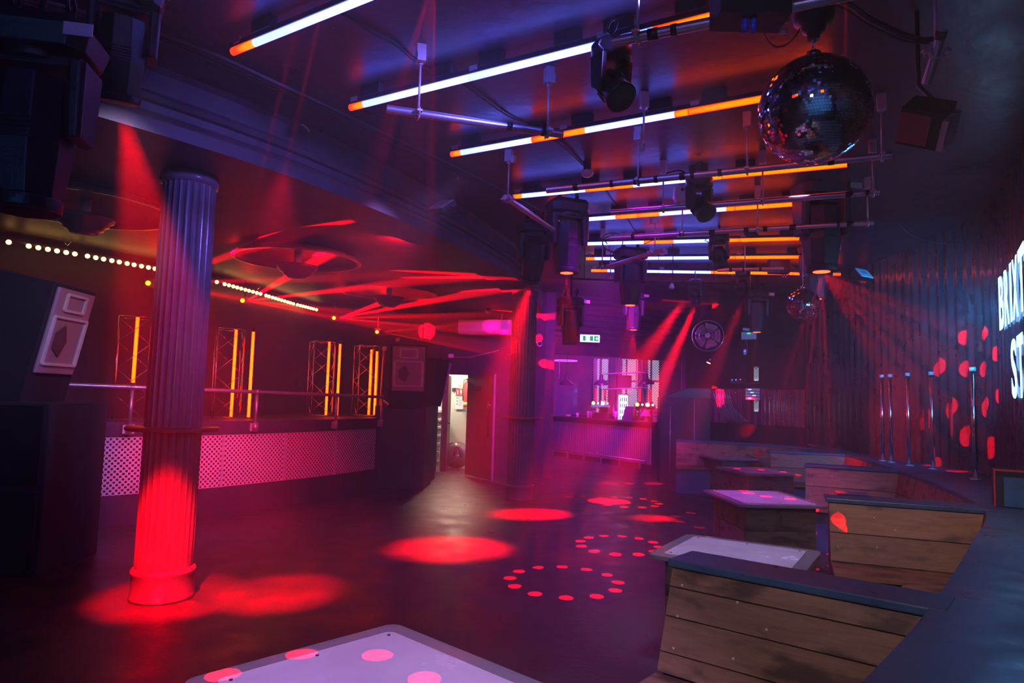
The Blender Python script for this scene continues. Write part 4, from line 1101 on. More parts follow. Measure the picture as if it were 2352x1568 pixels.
g.build('green_marks', mat('green_ink', (.05, .4, .15), .5), s)
g = MB()
for k in range(6): g.box((.025, -.005, .02 - .035 * k), (.09, .005, .008))
g.build('text_lines', mat('ink', (.2, .2, .2), .5), s)
s = thing('light_switch', 'white switch plate above a dark label on the corridor wall', 'switch', tuple(PY(1047, 886, 16.1)))
g = MB(); g.box((0, 0, .03), (.15, .012, .15)); g.build('switch_plate', M['white'], s)
g = MB(); g.box((0, 0, -.09), (.17, .01, .09)); g.build('dark_label', M['black'], s)
# staircase glimpsed left of the inner door
s = thing('staircase', 'pale wooden stairs glimpsed through the slit beside the inner door', 'stairs', (-1.9, 15.2, 0))
g = MB()
for k in range(7): g.box((0, .12 * k, .09 + .18 * k), (.7, .24, .05))
g.build('treads', mat('stair_wood', (.55, .42, .3), .5), s)
g = MB()
for k in range(7): g.box((0, .12 * k + .11, .09 * 1 + .18 * k - .0), (.68, .02, .16))
g.build('risers', M['white'], s)

# ================================================================ things on the far walls
ac = thing('air_conditioner', 'white wall air conditioner left of the far column', 'air conditioner', tuple(PY(1117, 770, 13.42)), math.atan2(wd.y, wd.x))
g = MB(); g.prism([(-.53, .02, 0), (-.53, -.14, .01), (-.53, -.20, .07), (-.53, -.20, .24), (-.53, -.16, .29), (-.53, .02, .29)], (1.06, 0, 0)); g.build('casing', M['white'], ac, bevel=.006)
g = MB(); g.box((0, -.18, .045), (1.0, .05, .02)); g.build('air_vane', M['galv'], ac)
g = MB(); g.cyl((.33, -.1, .29), (.33, -.05, .42), .01); g.build('drain_pipe', M['white'], ac)
c = thing('dome_camera', 'small white dome security camera right of the far column', 'camera', tuple(PY(1240, 789, 13.14)))
g = MB(); g.cyl((0, .22, 0), (0, 0, 0), .05, n=24); g.build('housing', M['white'], c)
g = MB(); g.sphere((0, -.01, 0), .035, 16, 10); g.build('dome', M['black'], c)
j = thing('wall_socket', 'small white box with a trailing wire above the doorway', 'junction box', tuple(PY(1036, 817, 13.35)))
g = MB(); g.box((0, 0, 0), (.10, .06, .07)); g.build('box_body', M['white'], j)
g = MB(); g.tube([PY(x, y, 13.25) - j.location for x, y in ((1040, 820), (1080, 820), (1115, 812), (1146, 804))], .006, 6); g.build('trailing_wire', M['white'], j)
def exit_sign(p, rz):
    t = thing('exit_sign', 'lit green and white running man exit sign above the bar', 'sign', tuple(p), rz)
    g = MB(); g.box((0, .03, 0), (.40, .05, .155)); g.build('case', M['white'], t)
    g = MB(); g.box((0, 0, 0), (.385, .01, .14)); g.build('lit_panel', emit('exit_white', (.75, 1, .92), 2.2), t)
    G = emit('exit_green', (.0, .45, .22), 1.0)
    g = MB(); g.box((-.115, -.008, 0), (.055, .006, .10)); g.build('door_symbol', G, t)
    g = MB()
    g.box((.03, -.008, 0), (.065, .006, .10)); g.build('man_field', G, t)
    g = MB(); g.sphere((-.035, -.01, .036), .011, 10, 6, (1, .3, 1)); g.bar((-.035, -.01, .022), (-.045, -.01, -.01), .006, .02, (0, 1, 0)); g.bar((-.045, -.01, -.008), (-.07, -.01, -.04), .006, .012, (0, 1, 0)); g.bar((-.043, -.01, -.008), (-.02, -.01, -.045), .006, .012, (0, 1, 0)); g.bar((-.036, -.01, .018), (-.012, -.01, .004), .006, .009, (0, 1, 0)); g.build('running_man', G, t)
    g = MB(); g.box((.125, -.008, 0), (.09, .006, .10)); g.build('arrow_field', G, t)
    g = MB(); g.bar((.09, -.013, 0), (.14, -.013, 0), .004, .018, (0, 1, 0)); g.prism([(.130, -.015, .035), (.130, -.015, -.035), (.163, -.015, 0)], (0, .004, 0)); g.build('arrow', emit('exit_arrow', (.8, 1, .95), 2.2), t)
hx = math.atan2(hd.y, hd.x)
exit_sign(PY(1355, 777, 13.55), .05)
def fan(p, rz):
    t = thing('wall_fan', 'round caged metal fan on the dark wall above the right of the bar', 'fan', tuple(p), rz)
    R_ = .315
    g = MB()
    for dy, r in ((-.07, .10), (-.075, .17), (-.06, .24), (-.03, R_), (.05, R_), (.0, R_ + .004)): g.tube([(r * math.cos(2 * PI * i / 40), dy, r * math.sin(2 * PI * i / 40)) for i in range(41)], .0045 if r < R_ else .008, 6)
    for k in range(36):
        a = 2 * PI * k / 36; g.tube([(.05 * math.cos(a), -.08, .05 * math.sin(a)), (.17 * math.cos(a), -.077, .17 * math.sin(a)), (.28 * math.cos(a), -.05, .28 * math.sin(a)), (R_ * math.cos(a), .0, R_ * math.sin(a)), (.28 * math.cos(a), .08, .28 * math.sin(a))], .0018, 4)
    g.build('cage', M['chrome'], t)
    g = MB(); g.cyl((0, -.085, 0), (0, -.07, 0), .05, n=24); g.build('cage_badge', M['white'], t)
    g = MB()
    for k in range(5):
        a0 = 2 * PI * k / 5; vs = []
        for j in range(7):
            r = .05 + .22 * j / 6; w0 = .25 + .32 * math.sin(PI * (j + 1) / 9)
            for e_, yy in ((-w0, .03), (w0, -.03)): vs.append((r * math.cos(a0 + e_), yy, r * math.sin(a0 + e_)))
        g.add(vs, [(2 * j, 2 * j + 1, 2 * j + 3, 2 * j + 2) for j in range(6)], True)
    g.build('fan_blades', mat('blade_metal', (.55, .55, .6), .3, metal=.8), t)
    g = MB(); g.cyl((0, -.04, 0), (0, .16, 0), .055, n=24); g.build('motor', M['dark'], t)
    g = MB(); g.box((0, .2, -.02), (.06, .1, .25)); g.tube([(R_, 0, 0), (R_ + .03, .08, .0), (.1, .2, 0)], .008, 6); g.build('bracket', M['dark'], t)
fan(PY(1626, 771, 13.9), -.35)
em = thing('emergency_light', 'pale emergency light box with two green leds on the dark wall', 'emergency light', tuple(PY(1720, 770, 12.9)), -.4)
g = MB(); g.box((0, 0, -.01), (.27, .08, .14)); g.build('casing', M['white'], em, bevel=.004)
g = MB(); g.sphere((-.015, -.045, .035), .011, 8, 6); g.sphere((.02, -.045, .035), .011, 8, 6); g.build('status_leds', M['green'], em)
g = MB(); g.box((.02, -.02, .10), (.25, .1, .05), M=Matrix.Rotation(.12, 3, 'Y')); g.build('lamp_bar', M['galv'], em)
g = MB(); g.tube([(-.04, -.03, -.08), (-.03, -.03, -.2), (-.02, -.03, -.33)], .005, 6); g.build('cord', M['white'], em)
th_ = thing('thermostat', 'small pale thermostat with a blue display below the emergency light', 'thermostat', tuple(PY(1711, 808, 12.85)), -.4)
g = MB(); g.box((0, 0, 0), (.055, .03, .11)); g.build('body', M['white'], th_, bevel=.012)
g = MB(); g.box((0, -.018, .015), (.035, .006, .02)); g.build('display', M['blueled'], th_)
sl = thing('spotlight', 'small gold edged spotlight tilted down right of the bar opening', 'spotlight', tuple(PY(1628, 832, 13.2)))
Rm = Matrix.Rotation(.45, 3, 'Y')
g = MB(); g.cyl((0, 0, 0), Rm @ Vector((-.0, 0, .14)), .022); g.build('barrel', M['chrome'], sl)
g = MB(); g.cyl(Rm @ Vector((0, 0, -.01)), Rm @ Vector((0, 0, .01)), .05, n=20); g.build('front_ring', mat('brass_ring', (.9, .6, .2), .25, metal=1), sl)
g = MB(); g.cyl(Rm @ Vector((0, 0, -.013)), Rm @ Vector((0, 0, -.011)), .04, n=20); g.build('lens', emit('warm_lens', (1, .6, .2), 6), sl)
eq = thing('mixer_unit', 'small black unit with blue and red leds on a shelf right of the bar', 'audio unit', tuple(PY(1695, 873, 13.0)), -.4)
g = MB(); g.box((0, 0, 0), (.28, .15, .06)); g.build('casing', M['black'], eq)
g = MB(); g.sphere((-.10, -.08, .0), .010, 8, 6); g.sphere((-.03, -.08, .005), .013, 8, 6); g.build('blue_leds', M['blueled'], eq)
g = MB(); g.sphere((.05, -.08, .012), .007, 8, 6); g.build('red_led', M['redlens'], eq)
g = MB(); g.box((.12, 0, -.05), (.5, .2, .015)); g.build('shelf_board', M['dark'], eq)
# lit equipment rack and mesh strip in the recess
rk = thing('equipment_rack', 'rack of silver decks lit by blue displays in the mirrored recess', 'equipment rack', tuple(PY(1730, 905, 12.9)), -.45)
g = MB(); g.box((0, 0, 0), (.26, .2, .22)); g.build('rack_case', M['dark'], rk)
for k in range(4):
    g = MB(); g.box((0, -.105, .085 - .055 * k), (.25, .012, .04)); f_ = g.build('deck', M['galv'], rk)
    g = MB(); g.box((-.05 + .04 * (k % 3), -.113, .085 - .055 * k), (.06, .006, .018)); g.build('display', emit('deck_display', (.2, .6, 1), 2), f_)
for (x, y, w_, h_, lb) in ((1737, 858, .085, .27, 'upper'), (1737, 932, .08, .21, 'lower')):
    o = thing('mesh_lamp', 'bright %s strip of white light seen through mesh by the silver decks' % lb, 'lamp', tuple(PY(x, y, 13.1)), -.45)
    g = MB(); g.box((0, 0, 0), (w_, .01, h_)); g.build('lit_panel', M['day'], o)
    g = MB()
    nn = int(h_ / .018)
    for k in range(nn):
        z = -h_ / 2 + h_ * k / nn; g.bar((-w_ / 2, -.01, z), (w_ / 2, -.01, min(z + w_, h_ / 2)), .003, .005); g.bar((w_ / 2, -.012, z), (-w_ / 2, -.012, min(z + w_, h_ / 2)), .003, .005)
    g.build('mesh_cover', M['black'], o)
# foil curtain sweep in the recess
fc = thing('foil_curtain', 'silvery pleated curtain sweeping down inside the mirrored recess', 'curtain', tuple(PY(1660, 970, 13.3)))
g = MB()
for k in range(9):
    x0 = 1638 + k * 4.5
    pts = [PY(x0, 897, 13.2), PY(x0 + 3, 915, 13.2), PY(x0 + 9, 935, 13.2), PY(x0 + 18 + k * .8, 950, 13.2), PY(x0 + 30 + k, 960 + k * .6, 13.2), PY(x0 + 36 + k, 967, 13.2)]
    g.tube(pts, .010, 6)
g.build('pleats', mat('foil', (.6, .6, .75), .25, metal=.9), fc, world=True)
# dark booth block right of the bar
b = thing('dj_booth', 'tall black booth block standing between the bar and the mirrored recess', 'booth', tuple(PY(1575, 1085, 13.3)), -.12); b.location.z = 0
b.matrix_basis = Matrix.Translation(b.location) @ Matrix.Rotation(-.12, 4, 'Z')
g = MB(); g.prism([(-.52, -.25, 0), (.42, -.25, 0), (.42, .3, 0), (-.52, .3, 0)], (0, 0, 1.62)); g.build('booth_body', M['wall'], b, bevel=.01)
g = MB(); g.prism([(-.50, -.2, 1.62), (.0, -.2, 1.80), (.42, -.2, 1.80), (.42, -.2, 1.62)], (0, .45, 0)); g.build('sloping_hood', M['black'], b)
g = MB(); g.cyl((-.33, -.265, .2), (-.33, -.265, 1.45), .006); g.cyl((.12, -.265, .02), (.12, -.265, 1.6), .004); g.build('front_trim', M['galv'], b)

# ================================================================ the bar
BA = Vector((.95, 18.95)); BB = Vector((3.12, 15.38)); bd = (BB - BA).normalized(); bn = Vector((-bd.y, bd.x))
bl = (BB - BA).length
bar = thing('bar_counter', 'long bar counter with ribbed front under magenta haze', 'bar', (BA.x, BA.y, 0), math.atan2(bd.y, bd.x))
g = MB(); g.box((bl / 2 + .05, .33, 1.045), (bl + .1, .74, .05)); g.build('counter_top', M['plum'], bar, bevel=.008)
g = MB(); g.box((bl / 2, .36, .51), (bl, .56, 1.02)); g.build('counter_body', M['plum'], bar)
g = MB(); pts = [(bl * i / 240, .055 + .018 * math.cos(i * PI / 2)) for i in range(241)]; g.sweep(pts, [(0, .12), (0, .93)], smooth=True); g.build('ribbed_front', mat('corrugated_steel', (.42, .36, .45), .35, metal=.7), bar)
for k in range(6):
    x = bl * (.12 + .165 * k)
    g = MB(); g.box((x, -.05, .1), (.03, .05, .2)); g.build('foot_rail_bracket', M['steel'], bar)
g = MB(); g.cyl((.1, -.08, .2), (bl, -.08, .2), .02); g.build('foot_rail', M['steel'], bar)
def on_bar(px, yoff=.3):   # point on the counter top in the direction of a picture column
    r = ray(px, 960); o2 = BA + bn * yoff
    # solve o2 + s*bd parallel to r
    s_ = (o2.y * r.x - o2.x * r.y) / (bd.x * r.y - bd.y * r.x)
    q = o2 + bd * s_; return Vector((q.x, q.y, 1.07))
# back bar windows behind lattices
for (x0, x1, w) in ((1363, 1397, 'left'), (1417, 1465, 'middle'), (1480, 1514, 'right')):
    a = PY(x0, 822, 20.4); b_ = PY(x1, 955, 20.4)
    o = thing('window_1' if w == 'left' else ('window_2' if w == 'middle' else 'window_3'), None, None, tuple((a + b_) / 2)); o['kind'] = 'structure'
    W_ = b_.x - a.x; H_ = a.z - b_.z
    g = MB(); g.box((W_ * .12, .02, 0), (W_ * .7, .02, H_)); g.build('pane', M['day'], o)
    g = MB()
    for q in (-.5, -.05, .5): g.box((W_ * q, 0, 0), (.05, .05, H_))
    for q in (-.5, .1, .5): g.box((0, 0, H_ * q), (W_, .05, .05))
    g.build('window_frame', M['plum'], o)
    g = MB(); st = .075; nn = int((H_ + W_) / st)
    for k in range(nn):
        z = -H_ / 2 - W_ + k * st
        def clip(xa, za, xb, zb):
            pts = []
            if za < -H_ / 2: t_ = (-H_ / 2 - za) / (zb - za); xa, za = xa + (xb - xa) * t_, -H_ / 2
            if zb > H_ / 2: t_ = (H_ / 2 - za) / (zb - za); xb, zb = xa + (xb - xa) * t_, H_ / 2
            return (xa, za, xb, zb)
        if z + W_ > -H_ / 2 and z < H_ / 2:
            xa, za, xb, zb = clip(-W_ / 2, z, W_ / 2, z + W_); g.bar((xa, -.03, za), (xb, -.03, zb), .008, .014)
            xa, za, xb, zb = clip(W_ / 2, z, -W_ / 2, z + W_); g.bar((xa, -.04, za), (xb, -.04, zb), .008, .014)
    g.build('lattice', M['galv'], o)
# pendant lamps over the bar
def pendant(px, py, y, lb, first=[None]):
    p = PY(px, py, y)
    t = thing('pendant_lamp', lb, 'pendant lamp', tuple(p), 0, 'industrial pendant lamps over the bar')
    g = MB(); g.lathe([(.19, 0), (.18, .03), (.13, .085), (.055, .13), (.042, .2), (.05, .24), (.0, .25)], n=32); g.lathe([(.185, .003), (.12, .08), (.0, .11)], n=32); sh = g.build('lamp_shade', mat('shade_enamel', (.05, .02, .06), .35), t)
    g = MB(); g.sphere((0, 0, .05), .035, 12, 8); g.build('light_bulb', emit('pendant_bulb', (1, .45, .15), 5), t)
    g = MB(); g.cyl((0, 0, .25), (0, 0, CEI - p.z), .006, n=6); g.build('cord', M['black'], t)
pendant(1381, 884, 16.3, 'dark industrial pendant lamp over the left beer tap')
pendant(1484, 882, 15.6, 'dark industrial pendant lamp over the right beer tap')
pendant(1301, 884, 17.2, 'dark industrial pendant lamp at the dim left end of the bar')
# hanging glass shelf gantry
gt = thing('bottle_gantry', 'hanging steel shelf frame over the bar between two pendant lamps', 'shelf rack', tuple(PY(1440, 870, 16.8)))
g = MB()
for y_ in (857, 892):
    a = PY(1392, y_ + 2, 17.2); b_ = PY(1478, y_ - 2, 16.2)
    g.bar(a, b_, .25, .02)
g.build('shelf_board', mat('glass_shelf', (.5, .4, .6), .2), gt, world=True)
g = MB()
for x in (1397, 1414, 1461, 1474):
    yy = 17.2 - (x - 1392) / 86
    a = PY(x, 822, yy); b_ = PY(x, 895, yy); g.cyl((b_.x, b_.y, CEI), b_, .012)
g.build('drop_rod', M['steel'], gt, world=True)
crt = thing('wooden_box', 'dark box standing on the hanging bar shelf in front of the middle window', 'box', tuple(PY(1433, 891, 16.75)))
g = MB(); g.box((0, 0, .16), (.34, .16, .30)); g.build('box_body', M['dark'], crt); 
# taps with glowing badges
for (px, w) in ((1378, 'left'), (1480, 'right')):
    q = on_bar(px, .45)
    t = thing('beer_tap', '%s beer font with glowing round badges and orange handles' % w, 'beer tap', tuple(q), hx - .5, 'beer fonts on the bar')
    g = MB(); g.cyl((-.15, 0, 0), (-.15, 0, .28), .03); g.cyl((.15, 0, 0), (.15, 0, .28), .03); g.box((0, 0, .30), (.5, .08, .07)); g.build('font_body', M['chrome'], t)
    for k, cc in enumerate(((1, .5, .1), (1, .35, .2), (.7, .9, 1), (1, .3, .5))):
        g = MB(); x = -.18 + .12 * k; g.cyl((x, -.06, .38), (x, -.045, .38), .045 if k % 2 == 0 else .025, n=20); g.build('badge', emit('badge_%d' % k, cc, 5), t)
    for k in range(3):
        g = MB(); g.box((-.12 + .12 * k, .0, .60), (.06, .04, .3)); g.build('tap_handle', mat('orange_handle', (.9, .18, .04), .4) if k != 1 else M['black'], t)
# bottles, glasses, odds and ends
bottle_cols = [(.10, .25, .12), (.35, .16, .05), (.7, .7, .75), (.3, .05, .2), (.6, .3, .1)]
def bottle(p, h_, col, lb, grp):
    t = thing('bottle', lb, 'bottle', tuple(p), 0, grp)
    g = MB(); r = h_ * .13; g.lathe([(0, 0), (r, 0), (r, h_ * .6), (r * .45, h_ * .75), (r * .36, h_ * .97), (0, h_ * .97)], n=14); g.build('glass_body', mat('glass_tint', col, .12), t)
    g = MB(); g.cyl((0, 0, h_ * .97), (0, 0, h_ * 1.02), r * .42, n=10); g.build('cap', M['white'], t)
ORD = ['first', 'second', 'third', 'fourth', 'fifth', 'sixth', 'seventh', 'eighth', 'ninth', 'tenth', 'eleventh', 'twelfth']
k = 0
for px in (1398, 1403, 1409, 1414, 1420, 1426, 1464, 1470, 1498, 1504, 1512, 1518):
    q = PY(px, 942, 18.4 if px < 1430 else 17.4); q.z = 1.15
    bottle((q.x, q.y, 1.10), random.uniform(.3, .42), bottle_cols[k % 5], 'spirit bottle on the back counter, %s from the left of the row' % ORD[k], 'bottles on the back counter'); k += 1
for px, h_, lb in ((1437, .33, 'dark bottle beside the lit fridge on the bar'), (1457, .38, 'amber topped bottle right of the leaning menu board'), (1493, .27, 'small dark bottle in front of the right beer font')):
    bottle(on_bar(px, .12), h_, bottle_cols[1], lb, None)
bc = thing('back_counter', 'dark counter behind the bar holding the bottles', 'counter', (3.2, 18.2, 0), -.75)
g = MB(); g.box((0, .0, .55), (3.9, .5, 1.10)); g.build('counter_body', M['plum'], bc)
fr_ = thing('drinks_fridge', 'bright lit drinks fridge behind the bar', 'fridge', tuple(PY(1431, 962, 17.0))); fr_.location.z = .98; fr_.matrix_basis = Matrix.Translation(fr_.location)
g = MB(); g.box((0, .12, .36), (.27, .24, .72)); g.build('cabinet', M['white'], fr_)
g = MB(); g.box((0, -.01, .36), (.21, .01, .64)); g.build('lit_door', emit('fridge_light', (.45, .95, 1), 3.5), fr_)
g = MB()
for kk in range(4):
    for jj in range(4): g.cyl((-.075 + .05 * jj, -.03, .08 + .15 * kk), (-.075 + .05 * jj, -.03, .18 + .15 * kk), .013, n=8)
g.build('cans', mat('teal_cans', (.1, .5, .45), .4), fr_)
mb_ = thing('menu_board', 'dark leaning menu board on the bar right of the fridge', 'menu board', tuple(on_bar(1441, .1)), -.2)
g = MB(); g.prism([(-.13, 0, 0), (.10, 0, 0), (.16, .05, .33), (-.05, .05, .33)], (0, .02, 0)); g.build('board', M['dark'], mb_)
tl = thing('cash_till', 'dark cash till standing on the bar below the left beer font', 'till', tuple(on_bar(1380, .1)), -.5)
g = MB(); g.prism([(-.19, 0, 0), (-.19, .3, 0), (-.19, .3, .16), (-.19, .02, .14)], (.38, 0, 0)); g.build('till_body', M['dark'], tl, bevel=.01)
g = MB(); g.box((.0, .2, .22), (.2, .03, .13)); g.build('screen', M['black'], tl)
lp = thing('table_lamp', 'pink table lamp with pleated shade on the right of the bar', 'lamp', tuple(on_bar(1484, .08)))
g = MB(); g.cyl((0, 0, 0), (0, 0, .13), .05, .03); g.build('lamp_base', M['white'], lp)
g = MB(); g.lathe([(.13, .13), (.05, .27)], n=24); g.build('lamp_shade', mat('pink_shade', (.75, .4, .55), .6), lp)
nt_ = thing('notice_stand', 'pale upright notice board at the right end of the bar', 'notice', tuple(on_bar(1510, .06)), -.4)
g = MB(); g.box((0, 0, .16), (.20, .02, .30)); g.build('notice_sheet', M['white'], nt_)
g = MB()
for kk in range(2): g.box((0, -.012, .22 - .09 * kk), (.18, .004, .02))
g.build('printed_bands', mat('grey_ink', (.25, .25, .35), .5), nt_)
for px, h_, lb in ((1351, .17, 'first tall straight glass left of the till'), (1357, .17, 'second tall straight glass left of the till'), (1305, .07, 'small dish at the dim left end of the bar'), (1326, .11, 'short shiny glass near the upturned bracket on the bar'), (1414, .2, 'pink tumbler between the till and the fridge')):
    q = on_bar(px, .2); t = thing('drinking_glass' if h_ > .08 else 'small_dish', lb, 'glass' if h_ > .08 else 'dish', tuple(q))
    g = MB(); g.lathe([(0, 0), (.03, 0), (.036, h_), (.033, h_), (.028, .01), (0, .01)] if h_ > .08 else [(0, 0), (.05, 0), (.08, .05), (.075, .05), (.045, .01), (0, .01)], n=16); g.build('glass_wall', mat('frosted_glass', (.7, .65, .75), .15), t)
bk = thing('ice_basket', 'blue tinged round topped wire basket right of the beer font', 'basket', tuple(PY(1541, 925, 16.8)))
g = MB(); g.sphere((0, 0, .0), .13, 20, 10, (1, 1, .8)); g.build('ice_dome', mat('pale_blue', (.35, .5, .8), .4), bk)
g = MB()
for kk in range(16):
    a = 2 * PI * kk / 16; g.cyl((.16 * math.cos(a), .16 * math.sin(a), -.14), (.16 * math.cos(a), .16 * math.sin(a), 0), .004, n=5)
for z in (-.14, -.07, 0): g.tube([(.16 * math.cos(2 * PI * i / 24), .16 * math.sin(2 * PI * i / 24), z) for i in range(25)], .005, 5)
g.build('wire_cage', M['chrome'], bk)
g = MB(); g.cyl((0, 0, -.15), (0, 0, 1.05 - bk.location.z), .02); g.build('stand', M['chrome'], bk)
nr = thing('neon_ring', 'purple glowing ring hanging at the left end of the bar', 'neon light', tuple(PY(1298, 828, 18.2)), .2)
g = MB(); g.tube([(.32 * math.cos(2 * PI * i / 40), .32 * math.sin(2 * PI * i / 40), 0) for i in range(41)], .012, 8); g.build('neon_tube', emit('violet_neon', (.22, .03, 1), 6), nr)
g = MB(); g.cyl((-.22, -.22, -.65), (-.22, -.22, 0), .012); g.build('stem', M['steel'], nr)
up_ = thing('painted_panel', 'purple painted upright panel edge at the right of the bar opening', 'panel', tuple(PY(1572, 860, 17.5)))
up_.location.z = 0; up_.matrix_basis = Matrix.Translation(up_.location)
g = MB(); g.box((0, 0, 1.35), (.15, .05, 2.7)); g.build('board', mat('purple_paint', (.35, .12, .6), .5), up_)
fg = thing('glass_fronted_cabinet', 'dim tall glass fronted cabinet at the left end of the bar', 'cabinet', tuple(PY(1299, 960, 20.2)))
fg.location.z = 0; fg.matrix_basis = Matrix.Translation(fg.location)
g = MB(); g.box((0, 0, 1.0), (.75, .3, 2.0)); g.build('cabinet_body', mat('cabinet_purple', (.13, .07, .18), .4), fg)
g = MB(); g.box((-.17, -.16, 1.2), (.3, .02, 1.3)); g.build('glass_door', mat('tint_glass', (.18, .12, .3), .1), fg)
g = MB(); g.box((.17, -.16, 1.2), (.3, .02, 1.3)); g.build('glass_door', mat('tint_glass2', (.18, .12, .3), .1), fg)

# ================================================================ booths on the right
CAPZ = .87; SEAT = .45
def divider(a, b, lab, depth=.22, body_d=.05):
    a = Vector(a); b = Vector(b); d = (b - a); L_ = d.length; rz = math.atan2(d.y, d.x)
    t = thing('booth_divider', lab, 'booth seat', (a.x, a.y, 0), rz, 'wooden booth dividers')
    g = MB(); g.box((L_ / 2 - .005, depth / 2, CAPZ - .016), (L_ + .03, depth + .015, .032)); g.build('top_board', M['bluecap'], t, bevel=.006)
    g = MB(); tz = CAPZ - .034; nb = 2; lean = .13
    def fy(z): return -lean * (tz - z) / (tz - SEAT)
    zz = [SEAT - .0, SEAT + .19, tz]
    if lab.startswith('nearest'): zz = [SEAT, SEAT + .075, SEAT + .205, SEAT + .315, tz]
    for z0, z1 in zip(zz, zz[1:]):
        g.prism([(0, fy(z0), z0 + .003), (0, fy(z1) - .0, z1 - .003), (0, fy(z1) + .03, z1 - .003), (0, fy(z0) + .03, z0 + .003)], (L_, 0, 0))
    g.build('back_boards', M['wood'], t)
    g = MB()
    for (sx, sz) in ((.06, .25), (.06, .55), (.06, .85), (.30, .3), (.30, .8), (.42, .62)):
        z = SEAT + (tz - SEAT) * sz; x = L_ * sx + random.uniform(-.01, .01); g.cyl((x, fy(z) - .001, z), (x, fy(z) - .003, z), .005, n=8)
    g.build('screws', M['white'], t)
    g = MB(); g.prism([(0.01, -lean + .03, 0), (.01, .03 - lean, SEAT), (.01, .03, tz), (.01, depth - .02, tz), (.01, depth + .05, 0)], (L_ - .02, 0, 0)); g.build('core', M['wood2'], t)
    g = MB()
    for k in range(2): g.box((L_ / 2, -lean - .10 - .19 * k, SEAT - .015), (L_, .18, .03))
    g.build('seat_boards', M['wood'], t)
    g = MB(); g.box((L_ / 2 + .02, -lean - .14, (SEAT - .03) / 2), (L_ - .1, .3, SEAT - .03)); g.build('seat_base', M['bluecap'], t)
    return t
D1 = (PZ(1545, 1284, CAPZ), PZ(2167, 1400, CAPZ)); D2 = (PZ(1904, 1143, CAPZ), PZ(2274, 1170, CAPZ)); D3 = (PZ(1851, 1066, CAPZ), PZ(2067, 1080, CAPZ)); D4 = (PZ(1770, 1034, CAPZ), PZ(1956, 1043, CAPZ))
divider(D1[0][:2], D1[1][:2], 'nearest booth divider, knotty brown boards under a blue top')
divider(D2[0][:2], D2[1][:2], 'booth divider with a red light stripe, behind the nearest one', depth=.3)
divider(D3[0][:2], D3[1][:2], 'third booth divider from the camera, under the dotted wall')
divider(D4[0][:2], D4[1][:2], 'fourth booth divider, small and reddish in front of the end bench')
# ledge that runs behind the booths to the wall
lg = thing('booth_ledge', 'wide blue grey ledge running behind the booths to the right wall', 'ledge', (3.2, 4.2, 0))
g = MB(); ni = 60; L1 = near_s(inner, inner[-1]); Lw0 = near_s(wright, (3.05, .5)); Lw1 = near_s(wright, (5.4, 12.6)); vs = []; s_end = near_s(inner, (4.78, 10.7))
for i in range(ni + 1):
    w_, _ = along(wright, Lw0 + (Lw1 - Lw0) * min(1, i / ni)); q, _ = along(inner, s_end * i / ni)
    q = q + Vector((-_.y, _.x)) * .04
    vs += [(q.x, q.y, CAPZ - .003), (w_.x - .02, w_.y, CAPZ - .003), (q.x, q.y, CAPZ - .035), (w_.x - .02, w_.y, CAPZ - .035)]
fs = []
for i in range(ni):
    o_ = 4 * i
    fs += [(o_, o_ + 1, o_ + 5, o_ + 4), (o_ + 2, o_ + 6, o_ + 7, o_ + 3), (o_, o_ + 4, o_ + 6, o_ + 2)]
g.add(vs, fs); g.build('ledge_top', M['bluecap'], lg, world=True)
g = MB(); q = MB(); sl_ = [tuple(along(inner, s_end * i / ni)[0]) for i in range(ni + 1)]
g.sweep(sl_, [(-.02, .0), (-.02, CAPZ - .036), (-.06, CAPZ - .036), (-.06, 0)], closed=True); g.build('ledge_support', M['wood2'], lg, world=True)
# continuous bench boards against the ledge, and the end bench
wb = thing('corner_bench', 'curved wooden bench along the ledge and round the far end of the booths', 'bench', (4.2, 8.5, 0))
full = [tuple(along(inner, .9 + (L1 - .9) * i / 90)[0]) for i in range(91)]
g = MB()
for z0, z1 in ((SEAT, .64), (.646, CAPZ - .037)):
    g.sweep(full, [(.03 + .10 * (CAPZ - z0) / .42, z0), (.03 + .10 * (CAPZ - z1) / .42, z1), (.005 + .10 * (CAPZ - z1) / .42, z1), (.005 + .10 * (CAPZ - z0) / .42, z0)], closed=True)
g.build('back_boards', M['wood'], wb, world=True)
g = MB(); g.sweep(full, [(.10, SEAT - .034), (.10, SEAT - .004), (.46, SEAT - .004), (.46, SEAT - .034)], closed=True); g.build('seat_boards', M['wood'], wb, world=True)
g = MB(); g.sweep(full, [(.10, 0), (.10, SEAT - .03), (.38, SEAT - .03), (.38, 0)], closed=True); g.build('seat_base', M['bluecap'], wb, world=True)
g = MB(); g.sweep(full[74:], [(-.18, CAPZ - .03), (-.18, CAPZ + .003), (.02, CAPZ + .003), (.02, CAPZ - .03)], closed=True); g.build('top_board', M['bluecap'], wb, world=True)
